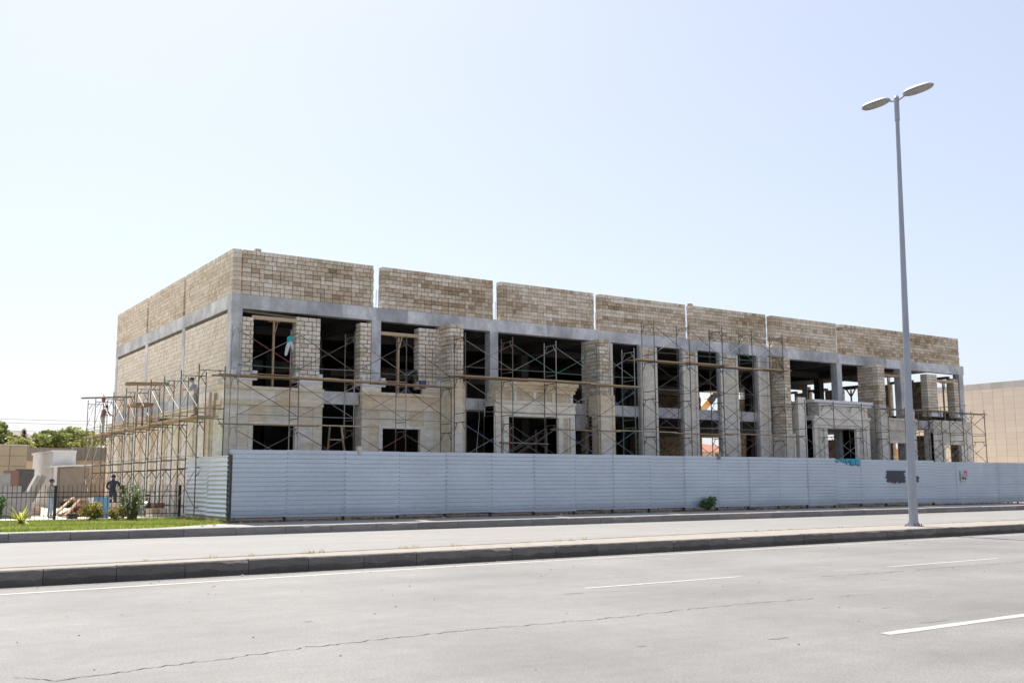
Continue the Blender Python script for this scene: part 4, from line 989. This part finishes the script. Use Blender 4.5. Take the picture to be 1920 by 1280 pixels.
tree('tall dull green tree at left edge behind the tan panel building', 12.6, 104, 7.2, 1.9, 2.2, 40, seed=11, t0=.05, t1=.8)
tree('small yellow bush like tree just over the tan panel building', 13.7, 96, 5.3, .9, .6, 14, seed=13, t0=.6, t1=1.2)
random.seed(21)
t = thing('conifer_tree', 'small dark blue green conifer between the trees over tan building', 'tree', (15.2, 104, .2), 'trees behind the building site')
MB().tube((15.2,104,.2),(15.2,104,6.8), .12, .02, 7).build('trunk', M_bark, t)
mb = MB()
for q in range(900):
    z = rnd(2.5,7.0); r_ = (7.1-z)*.28*rnd(.2,1); a = rnd(0,6.28); p = Vector((15.2+r_*math.cos(a), 104+r_*math.sin(a), z))
    d = Vector((math.cos(a), math.sin(a), -.35)).normalized(); b = d.cross(Vector((0,0,1))); mb.add([p-b*.07, p+d*.3, p+b*.07, p-d*.1], [(0,1,2,3)], rnd(0,1))
mb.build('crown', M_leafd, t)
random.seed(31)
# lawn
mb = MB()
n = 0
while n < 42000:
    x = rnd(1.0, 12.8); y = rnd(35.85, 44.9)
    if x > 9.4 and y < 35.75+(x-9.4)*.82: continue
    n += 1; h = rnd(.05,.13); a = rnd(0,6.28); w_ = rnd(.012,.022); dx, dy = math.cos(a)*w_, math.sin(a)*w_
    mb.add([(x-dx,y-dy,.27),(x+dx,y+dy,.27),(x+rnd(-.05,.05),y+rnd(-.05,.05),.27+h)], [(0,1,2)], max(0, min(1, random.gauss(.5,.25)+.6*noise.noise(Vector((x*.6,y*.6,0))))))
structure(mb.build('lawn_grass', M_grass), 'stuff')
def bush(label, x, y, rx, h, n, m_, ls, name='low_bush', cat='bush', seed=1, t0=0., t1=1., z0=.27, elong=1.3, group='shrubs planted on the lawn', upd=.3):
    random.seed(seed); t = thing(name, label, cat, (x, y, z0), group)
    mb = MB()
    for q in range(7): mb.path([(x+rnd(-.05,.05), y+rnd(-.05,.05), z0-.02), (x+rnd(-.4,.4)*rx, y+rnd(-.4,.4)*rx, z0+h*.55)], [.015,.008], 5)
    mb.build('stem', M_dry, t); mb = MB()
    for q in range(12):
        a = rnd(0,6.28); k = rnd(.2,.75); p = (x+rx*k*math.cos(a), y+rx*k*math.sin(a), z0+h*rnd(.3,.8)); zz = (p[2]-z0)/h
        leaf_quads(mb, p, rx*.45, rx*.45, h*.24, n//12, ls, elong, max(0, t0+zz*.35-.2), min(1, t1*(.35+zz*.75)), .1, upd)
    mb.build('foliage', m_, t); return t
bush('larger round bush with yellow and reddish leaf tips on lawn before the blue board', 8.95, 43.6, .56, .82, 1500, M_leafy, .085, seed=41)
bush('smaller round bush with yellow leaf tips beside the oleander', 9.85, 43.0, .36, .62, 900, M_leafy, .07, seed=42, t1=.85)
bush('dark green bush growing before the foot of hoarding', 37.7, 38.45, .40, .78, 900, M_leafo, .10, seed=43, group='weeds along the hoarding')
bush('leafy green shrub cut off by the left picture edge', 4.9, 39.6, .5, 1.15, 900, M_leafo, .11, seed=44)
random.seed(50)
t = thing('oleander_shrub', 'tall spiky oleander shrub with narrow leaves on the lawn before iron railing', 'shrub', (10.45, 43.2, .27), 'shrubs planted on the lawn')
mb = MB(); lf = MB()
for q in range(34):
    a = rnd(0,6.28); sp = rnd(.05,.85); hh = rnd(.75,1.75)*(1.12-sp*.45)
    p0 = Vector((10.45+rnd(-.15,.15), 43.2+rnd(-.15,.15), .27)); p1 = p0+Vector((math.cos(a)*sp, math.sin(a)*sp, hh)); pm = (p0+p1)/2+Vector((math.cos(a)*.1*sp, math.sin(a)*.1*sp, .05))
    mb.path([p0, pm, p1], [.016,.012,.006], 5)
    for e in range(34):
        tt = rnd(.18,1); p = p0.lerp(pm, tt*2) if tt < .5 else pm.lerp(p1, tt*2-1)
        b = rnd(0,6.28); d = Vector((math.cos(b)*.75, math.sin(b)*.75, rnd(.25,1.1))).normalized(); L = rnd(.13,.21); sd = d.cross(Vector((0,0,1))).normalized()*.017
        lf.add([p, p+d*L*.5-sd, p+d*L, p+d*L*.5+sd], [(0,1,2,3)], min(1, rnd(.1,.7)+.3*(random.random() < .15)))
mb.build('stem', M_dry, t); lf.build('foliage', M_leafo, t)
random.seed(51)
t = thing('yucca_plant', 'yellow green palm like plant with pointed leaves at left of the lawn', 'plant', (6.05, 41.0, .27), 'shrubs planted on the lawn')
mb = MB(); mb.path([(6.05,41.0,.25),(6.07,41.0,.42)], [.12,.09], 8); mb.build('trunk', M_bark, t)
lf = MB()
for q in range(60):
    a = rnd(0,6.28); el = rnd(-.15,1.2); L = rnd(.5,.88); d = Vector((math.cos(a)*math.cos(el), math.sin(a)*math.cos(el), math.sin(el))); b = Vector((6.07,41.0,.42))
    sd = d.cross(Vector((0,0,1))).normalized()*.028; m1 = b+d*L*.55; tip = b+d*L+Vector((0,0,-.16*math.cos(el)))
    lf.add([b-sd*.6, m1-sd, m1+sd, b+sd*.6, tip], [(0,1,2,3),(1,4,2)], rnd(.1,1) if el > .2 else rnd(0,.4))
lf.build('foliage', M_yucca, t)
random.seed(52)
mb = MB()                                                             # weeds: foot of the hoarding, lawn edge and median
def tuft(x, y, z, n, h, t0, t1, sp=.12):
    for _ in range(n):
        a = rnd(0,6.28); px, py = x+rnd(-sp,sp), y+rnd(-sp,sp)*.7; hh = h*rnd(.4,1.1); d = Vector((math.cos(a)*.45, math.sin(a)*.45, 1)).normalized()
        sd = d.cross(Vector((math.sin(a), -math.cos(a), .2))).normalized()*.012; mb.add([(px-sd.x,py-sd.y,z),(px+sd.x,py+sd.y,z),tuple(Vector((px,py,z))+d*hh)], [(0,1,2)], rnd(t0,t1))
for q in range(520):
    x = rnd(13.2, 75); dens = noise.noise(Vector((x*.22, 5, 0)))
    if dens < -.05 and x > 15.5: continue
    tuft(x, rnd(38.45, 39.6), .262, 14, rnd(.06,.2), 0, .5)
for q in range(60): tuft(12.85-rnd(0,2.9)*0+rnd(-.25,.1)-.02, rnd(38.4, 44.2), .27, 16, rnd(.12,.42), .5, 1)
for q in range(24): tuft(rnd(11.2,12.8), rnd(38.2,40.5), .27, 10, .2, .4, 1)
for q in range(40):
    x = rnd(2, 45); tuft(x, medback(x)-rnd(-.03,.12), .26, random.randint(3,9), rnd(.02,.08), .35, 1, .09)
for x in (6.5, 7.3, 8.6, 8.9, 11.0, 11.3, 12.4, 15.5, 16.4): tuft(x, medback(x)-.1, .26, 9, .11, .45, 1, .12)
for q in range(80): tuft(rnd(2.5, 12.3), rnd(36.0, 44.5), .27, 9, rnd(.12,.28), .7, 1, .08)
structure(mb.build('weeds', M_leafy), 'stuff')
mb = MB()
for q in range(160):
    x = rnd(13.2, 75); mb.ball((x, rnd(38.5,39.6), .27), rnd(.04,.14), rnd(.04,.12), rnd(.03,.09), 6, 4, rnd(0,1), jit=.25)
structure(mb.build('rubble_under_fence', M_rubble), 'stuff')
mb = MB()                                                             # grit and small stones on the road edges
for q in range(900):
    x = rnd(0, 45); y = random.choice((19.44-abs(random.gauss(0,.16)), 19.44-abs(random.gauss(0,.5)), medback(x)+.1+abs(random.gauss(0,.25)), rnd(6, 18)))
    r_ = rnd(.004,.012)*(2.0 if random.random() < .05 and y > 17 else 1); mb.ball((x, y, .004), r_*1.4, r_, r_*.8, 5, 4, rnd(0,1), jit=.2)
structure(mb.build('road_grit', M_slab), 'stuff')

# ------------------------------------------------------------------ yard at the left
rail = thing('iron_railing', 'black iron railing with upright bars on a low white plinth behind lawn', 'railing', (6, 45.02, .36))
barm = MB(); barm.tube((0,0,0),(0,0,1.3), .011, n=5); barm.tube((0,0,1.3),(0,0,1.4), .016, .002, n=5); BARM = barm.mesh('bar', M_black)
x = -3.0
while x < 12.8:
    inst('bar', BARM, rail, (x, 45.02, .36), (0, 0, rnd(0,1))); x += .172
for z in (.5, 1.24, 1.42): MB().box(-3, 12.9, 45.005, 45.035, z, z+.03).build('rail', M_black, rail)
for x in (-2.5, .1, 2.7, 5.3, 7.88, 10.5, 12.85): MB().box(x-.05, x+.05, 44.96, 45.08, .3, 1.68).box(x-.06, x+.06, 44.95, 45.09, 1.68, 1.71).build('post', M_black, rail)
sh = thing('white_shed', 'small white rendered shed with flat roof beyond the side scaffolding', 'shed', (14, 78, .28))
MB().box(12.85, 14.3, 75, 83, .2, 3.95).build('wall', M_render_w, sh)
MB().box(12.75, 14.32, 74.9, 83.1, 3.95, 4.08).build('roof', M_render_w, sh)
lt_ = thing('lean_to', 'grey brown rendered lean-to with white slab roof before the white shed', 'shed', (13.6, 73.5, .28))
MB().box(12.95, 14.75, 72.8, 74.85, .2, 2.88).build('wall', M_stucco, lt_)
MB().add([(12.3,72.5,2.86),(15.0,72.5,2.98),(15.0,75,2.98),(12.3,75,2.86),(12.3,72.5,2.98),(15.0,72.5,3.12),(15.0,75,3.12),(12.3,75,2.98)],
         [(0,3,2,1),(4,5,6,7),(0,1,5,4),(1,2,6,5),(2,3,7,6),(3,0,4,7)]) 
mb = MB(); mb.add([(12.3,72.5,2.89),(15.0,72.5,3.0),(15.0,74.88,3.0),(12.3,74.88,2.89),(12.3,72.5,3.0),(15.0,72.5,3.12),(15.0,74.88,3.12),(12.3,74.88,3.0)],
         [(0,3,2,1),(4,5,6,7),(0,1,5,4),(1,2,6,5),(2,3,7,6),(3,0,4,7)]); mb.build('roof', M_render_w, lt_)
MB().box(12.55, 12.75, 72.7, 72.9, .2, 2.9).build('post', M_render_w, lt_)
pw = thing('peach_wall', 'long peach rendered yard wall with brown stained coping behind the shed', 'wall', (22, 86, .28))
MB().box(11, 30, 86, 86.3, .2, 3.6).build('wall', M_peach, pw); MB().box(10.9, 30.1, 85.9, 86.4, 3.6, 4.6).build('coping', M_stucco, pw)
MB().box(14.34, 24, 76.5, 76.8, .2, 3.45).build('wall', M_peach, pw); MB().box(14.34, 24.1, 76.4, 76.9, 3.45, 4.35).build('coping', M_stucco, pw)
tp = thing('tan_panel_building', 'low building faced with plain tan panels at the left picture edge', 'building', (8, 76, .28))
MB().box(0, 11.25, 75.2, 80, .2, 4.35).build('wall', M_joint, tp)
for i in range(11):
    for j in range(3): MB().box(.02+i*1.02, 1.0+i*1.02, 75.1, 75.2, 2.35+j*.67, 3.0+j*.67).build('facade_panel', M_tanp, tp)
MB().box(-.1, 11.3, 75.05, 80.1, 4.36, 4.42).build('coping', M_bigc, tp)
GS = 'stone slabs stored in the yard'
def lean(label, x, y, w_, h, m_, th=.12, tilt=.2, rz=0.0, name='stone_slab', n=1):
    mb = MB(); Q = Matrix.Translation((x, y, .29)) @ Matrix.Rotation(rz, 4, 'Z') @ Matrix.Rotation(-tilt, 4, 'X')
    mb.box(-w_/2, w_/2, 0, th, 0, h); mb.v = [tuple(Q @ Vector(v)) for v in mb.v]
    return tag(mb.build(name, m_, None, loc=(x, y, .29)), label, 'stone slab', GS)
lean('large pale grey slab standing at left edge behind railing', 6.9, 58.5, 2.4, 2.1, M_slab)
lean('broken topped grey slab leaning in front of the large pale slab', 7.7, 57.2, 1.5, 1.45, M_slab, .15, .25)
lean('low grey slab standing nearest the railing at left edge', 6.9, 50.2, 1.9, 1.15, M_slab, .2, .1)
lean('slab with maroon and yellow blocks beside the dark slab', 8.45, 61, .75, 2.25, cloth('maroon_stone', (.30,.17,.15)), .2, .1)
lean('dark charcoal slab standing before the white shed', 9.35, 62.5, .95, 2.35, M_slabd, .2, .1)
for (xa, xb, y, tk, m_, lb) in ((8.7, 9.6, 60.0, .22, M_slab, 'tall grey slab leaning at a steep angle beside the white shed'), (9.1, 9.95, 60.8, .3, M_slab, 'second thicker slab leaning behind the steep grey slab')):
    mb = MB(); mb.bar((xa, y, .29), (xb, y+.2, 2.2), .9, tk, side=(0, 1, 0))
    tag(mb.build('stone_slab', m_, None, loc=(xa, y, .29)), lb, 'stone slab', GS)
lean('white marble slab leaning beside the blue board behind the man', 10.35, 48.3, .75, .95, M_white, .06, .35, .5)
bb = thing('blue_board', 'faded blue painted board propped on edge behind the bushes', 'board', (10.15, 47.5, .29))
MB().box(9.86, 10.42, 47.4, 47.46, .29, 1.2).build('panel', M_blue, bb); MB().box(9.8, 9.86, 47.38, 47.5, .29, 1.2).build('frame', M_white, bb); MB().box(10.42, 10.5, 47.38, 47.5, .29, 1.22).build('frame', M_blue, bb)
def stack(label, x, y, nx, nz, bw, bh, m_, group, rz=0.0):
    t = thing('block_pile', label, 'block pile', (x, y, .29), group)
    for k in range(nz):
        for i in range(nx-(k == nz-1 and nx > 2)):
            mb = MB(); a = rz+rnd(-.1,.1); d = Vector((math.cos(a), math.sin(a), 0)); e = Vector((-d.y, d.x, 0))
            mb.obox(Vector((x, y, .29+bh*(k+.5)))+Vector((math.cos(rz), math.sin(rz), 0))*bw*1.04*(i-(nx-1)/2)+e*rnd(-.05,.05), d*bw/2, e*.22, (0,0,bh/2-.004), rnd(0,1))
            mb.build('block', m_, t)
M_pinkst = mat('pinkish_stone', (.50,.39,.33), (.38,.28,.23), scale=4, rough=.9, rnd=.15)
GP = 'piles of blocks in the yard'
stack('pile of pinkish stone blocks beside the slabs at left', 8.55, 55.2, 3, 3, .3, .2, M_pinkst, GP)
stack('reddish block pile behind the bicycle', 13.0, 49.6, 2, 3, .42, .2, M_rubble, GP)
stack('long low stack of pale stone behind the oleander', 11.4, 50.6, 5, 3, .42, .2, M_block, GP)
stack('pale block stack at the foot of side scaffolding near the hoarding end', 12.4, 47.0, 2, 2, .4, .2, M_block, GP, .4)
GT = 'timber offcuts in the yard'
for i, (a, b, lb) in enumerate((((8.75,50.6,.3),(9.75,51.2,1.15),'pale timber plank leaning on the rubble heap, left one'), ((9.2,50.2,.3),(9.95,50.9,1.05),'pale timber plank leaning on the rubble heap, right one'), ((9.3,50.9,1.05),(11.5,51.3,1.1),'pale timber beam lying along the top of the rubble heap'))):
    plank(a, b, lb, wd=.16, th=.07, group=GT, name='timber_plank')
random.seed(60); mb = MB()
for q in range(260):
    a, r_ = rnd(0,6.28), rnd(0,1)**.6; x, y = 10.2+1.0*r_*math.cos(a), 51.3+.9*r_*math.sin(a)
    d = Vector((random.gauss(0,1), random.gauss(0,1), random.gauss(0,.5))).normalized(); e = d.orthogonal().normalized()
    mb.obox((x, y, .3+.62*(1-r_)*rnd(.3,1)), d*rnd(.05,.15), e*rnd(.03,.07), d.cross(e)*rnd(.03,.06), rnd(0,.8))
structure(mb.build('brick_rubble', M_rubble), 'stuff')
mb = MB(); mb.box(8.72, 9.1, 46.7, 46.95, .29, .5); mb.box(8.7, 9.12, 46.68, 46.97, .5, .54)
tag(mb.build('black_crate', M_black, None, loc=(8.9,46.8,.29)), 'small black crate on the yard floor behind railing', 'crate')
random.seed(61); bush('green weeds at the foot of grey brown lean-to', 13.2, 71.8, .55, .5, 700, M_leafd, .12, seed=62, group='weeds in the yard')
# bicycle seen from behind, leaning by the stones
bk_ = thing('bicycle', 'parked bicycle with black saddle and silver mudguard seen behind the railing', 'bicycle', (12.25, 47.9, .29))
hd_ = Vector((math.cos(yaw+.2), math.sin(yaw+.2), 0)); sd_ = Vector((-hd_.y, hd_.x, 0)); o_ = Vector((12.1, 47.5, .29))
def wheel(c):
    w1 = MB(); w2 = MB(); N = 20; P = [c+hd_*.31*math.cos(2*math.pi*i/N)+Vector((0,0,.31*math.sin(2*math.pi*i/N))) for i in range(N+1)]
    w1.path(P, .025, 5); wo = w1.build('wheel', M_black, bk_)
    for i in range(0, N, 2): w2.tube(c, P[i], .004, n=4)
    w2.tube(c-sd_*.05, c+sd_*.05, .025, n=8); w2.build('spokes', M_steel, wo)
wheel(o_+Vector((0,0,.335))); wheel(o_+hd_*1.02+Vector((0,0,.335)))
mb = MB(); bb_ = o_+hd_*.45+Vector((0,0,.3)); st_ = o_+hd_*.27+Vector((0,0,.82)); hh_ = o_+hd_*.86+Vector((0,0,.85))
for p, q in ((bb_, st_), (bb_, hh_), (st_, hh_), (st_, o_+Vector((0,0,.335))), (bb_, o_+Vector((0,0,.335))), (hh_, o_+hd_*1.02+Vector((0,0,.335)))): mb.tube(p, q, .018)
mb.build('frame', M_dark, bk_); mb = MB(); mb.tube(hh_, hh_+Vector((0,0,.2)), .014); mb.path([hh_+Vector((0,0,.2))-sd_*.3-hd_*.1, hh_+Vector((0,0,.22)), hh_+Vector((0,0,.2))+sd_*.3-hd_*.1], .014); mb.build('handlebar', M_steel, bk_)
mb = MB(); mb.tube(st_, st_+Vector((0,0,.14)), .013); mb.ball(st_+Vector((0,0,.18)), .14, .12, .05, 10, 6); mb.build('saddle', M_black, bk_)
mb = MB(); N = 8
for i in range(N):
    a, b = 1.5+1.7*i/N, 1.5+1.7*(i+1)/N
    p, q = [o_+Vector((0,0,.335))+hd_*.36*math.cos(t)+Vector((0,0,.36*math.sin(t))) for t in (a, b)]
    mb.add([p-sd_*.045, p+sd_*.045, q+sd_*.045, q-sd_*.045, p-sd_*.045+(p-o_)*.02, p+sd_*.045+(p-o_)*.02, q+sd_*.045+(q-o_)*.02, q-sd_*.045+(q-o_)*.02], [(0,1,2,3),(7,6,5,4),(0,4,5,1),(2,6,7,3),(1,5,6,2),(3,7,4,0)])
mb.build('mudguard', M_steel, bk_)

# ------------------------------------------------------------------ far buildings
bg_ = thing('beige_panel_building', 'large plain building clad in beige panels with grey coping beyond the far corner', 'building', (88, 50, .28))
BXW = 82.0
MB().box(BXW+.06, 110, 30, 58.4, .2, 9.9).build('wall', M_joint, bg_)
pm = MB().box(-.02, .0, -.455, .455, -.242, .242).mesh('facade_panel', M_bigp)
rest_ = MB()
for j in range(19):
    for i in range(18):
        y = 41.5+i*.93; z = .55+j*.495
        if 43.2 < y < 57.2: inst('facade_panel', pm, bg_, (BXW+.045+rnd(-.004,.004), y, z))
        else: rest_.box(BXW+.03, BXW+.05, y-.455, y+.455, z-.242, z+.242)
structure(rest_.build('facade_panels', M_bigp, bg_), 'stuff')
for i in range(16): MB().box(BXW-.03, BXW+.4, 41.0+i*1.06+.006, 42.06+i*1.06-.006, 9.72, 10.0).box(BXW-.0, BXW+.058, 41.0+i*1.06+.006, 42.06+i*1.06-.006, 9.46, 9.72).build('coping_panel', M_bigc, bg_)
GH = 'houses beyond the site'
def house(label, x0, x1, y0, y1, z, mw, mr, hip=1.2, wins=0):
    t = thing('house', label, 'house', ((x0+x1)/2, (y0+y1)/2, .2), GH)
    MB().box(x0, x1, y0, y1, .15, z).build('wall', mw, t)
    mb = MB(); e = .5; xm0, xm1 = x0+(x1-x0)*.3, x0+(x1-x0)*.7; ym = (y0+y1)/2
    mb.add([(x0-e,y0-e,z),(x1+e,y0-e,z),(x1+e,y1+e,z),(x0-e,y1+e,z),(xm0,ym,z+hip),(xm1,ym,z+hip)], [(0,1,5,4),(1,2,5),(2,3,4,5),(3,0,4),(3,2,1,0)]); mb.build('roof', mr, t)
    for k in range(wins):
        xx = x0+(x1-x0)*(k+.5)/wins; wd = MB().box(xx-.6, xx+.6, y0-.05, y0+.05, z*.45, z*.8).build('window', M_white, t); MB().box(xx-.5, xx+.5, y0-.07, y0-.051, z*.48, z*.77).build('pane', M_ink, wd)
house('low house with pinkish red tiled roof seen through the arcade', 98, 122, 112, 124, 6.3, M_peach, M_tile, 1.5, 4)
house('orange rendered house seen through the right hand ground floor', 132, 168, 110, 122, 7.2, M_orange, M_tile, .8, 5)
house('small brown roofed house peeping out of the trees', 16.6, 18.6, 122, 126, 6.9, M_stucco, M_stucco, .8, 2)
# excavator behind the building: only its boom shows through the arcade
ex = thing('excavator', 'orange excavator with a lettered boom behind the building, seen through the arcade', 'excavator', (70, 80, .28))
b0, b1, b2 = Vector((69.5,80,2.2)), Vector((78.85,80,10.35)), Vector((83.3,80,14.0))
bd = (b1-b0).normalized(); bn = Vector((-bd.z,0,bd.x))
mb = MB(); mb.prism([(-.25,-.38),(.25,-.38),(.25,.38),(-.25,.38)], b0, b1, (0,1,0), bn); mb.build('boom', M_orangem, ex)
mb = MB(); mb.prism([(-.28,-.36),(.28,-.36),(.28,.36),(-.28,.36)], b1-bd*.1, b2, (0,1,0), bn); mb.prism([(-.3,-.45),(.3,-.45),(.3,.42),(-.3,.42)], b1-bd*.05, b1+bd*.8, (0,1,0), bn); mb.build('stick', M_dark, ex)
mb = MB(); mb.tube(b0+bn*-.7+bd*1, b0+bd*6-bn*.42, .12, n=8); mb.build('cylinder', M_steel, ex)
MB().box(66, 70.5, 78.6, 81.4, 1.2, 2.6).build('engine_housing', M_orangem, ex)
cb_ = MB().box(68.6, 70.4, 78.5, 79.6, 2.6, 3.9).build('cab', M_orangem, ex); MB().box(68.75, 70.43, 78.47, 79.5, 2.9, 3.75).build('window', M_ink, cb_)
for y in (78.4, 81.0):
    mb = MB(); mb.prism([(-2.1,.45),(-1.8,.0),(1.8,0),(2.1,.45),(1.8,.9),(-1.8,.9)], (68.2,y,.29), (68.2,y+.6,.29), (1,0,0), (0,0,1)); mb.build('track', M_dark, ex)
fc = bpy.data.curves.new('lettering', 'FONT'); fc.body = 'OBEL'; fc.size = .66; fc.extrude = .01; fc.space_character = 1.12
fo = bpy.data.objects.new('lettering', fc); C.objects.link(fo); bpy.context.view_layer.update()
tm = bpy.data.meshes.new_from_object(fo.evaluated_get(bpy.context.evaluated_depsgraph_get())); bpy.data.objects.remove(fo)
tm.materials.clear(); tm.materials.append(M_paper)
ang = math.atan2(bd.z, bd.x); st0 = b1-bd*2.15-bn*.22
tm.transform(Matrix.Translation((st0.x, 79.735, st0.z)) @ Matrix.Rotation(-ang, 4, 'Y') @ Matrix.Rotation(math.pi/2, 4, 'X'))
lo = bpy.data.objects.new('lettering', tm); C.objects.link(lo); adopt(lo, ex)
# overhead wires with their poles
for x, lb in ((-6, 'concrete power pole carrying the overhead wires, out at left'), (34, 'concrete power pole carrying the overhead wires, hidden behind the building'),):
    t = thing('power_pole', lb, 'power pole', (x, 100, .28), 'power poles along the back street')
    MB().tube((x,100,.2),(x,100,8.4), .16, .11, 10).build('pole', M_conc, t); MB().box(x-.05, x+.05, 99.2, 100.8, 7.9, 8.0).build('crossarm', M_dark, t)
for i, (z, yv) in enumerate(((7.55,99.3),(7.3,100.7),(6.55,99.85),(6.1,99.9),(5.45,99.85))):
    P = [(-6+40*k/20, yv, z-.35*(1-((k-10)/10)**2)+.3) for k in range(21)]
    tag(MB().path(P, .016, 4).build('overhead_wire', M_black, None, loc=(14, yv, z)), ('topmost thin dark wire crossing the pale sky at left', 'second wire down crossing the pale sky at left', 'third wire down, just over the tree tops', 'fourth wire down, running through the tree tops', 'lowest wire, crossing before the tree crowns')[i], 'wire', 'overhead wires')
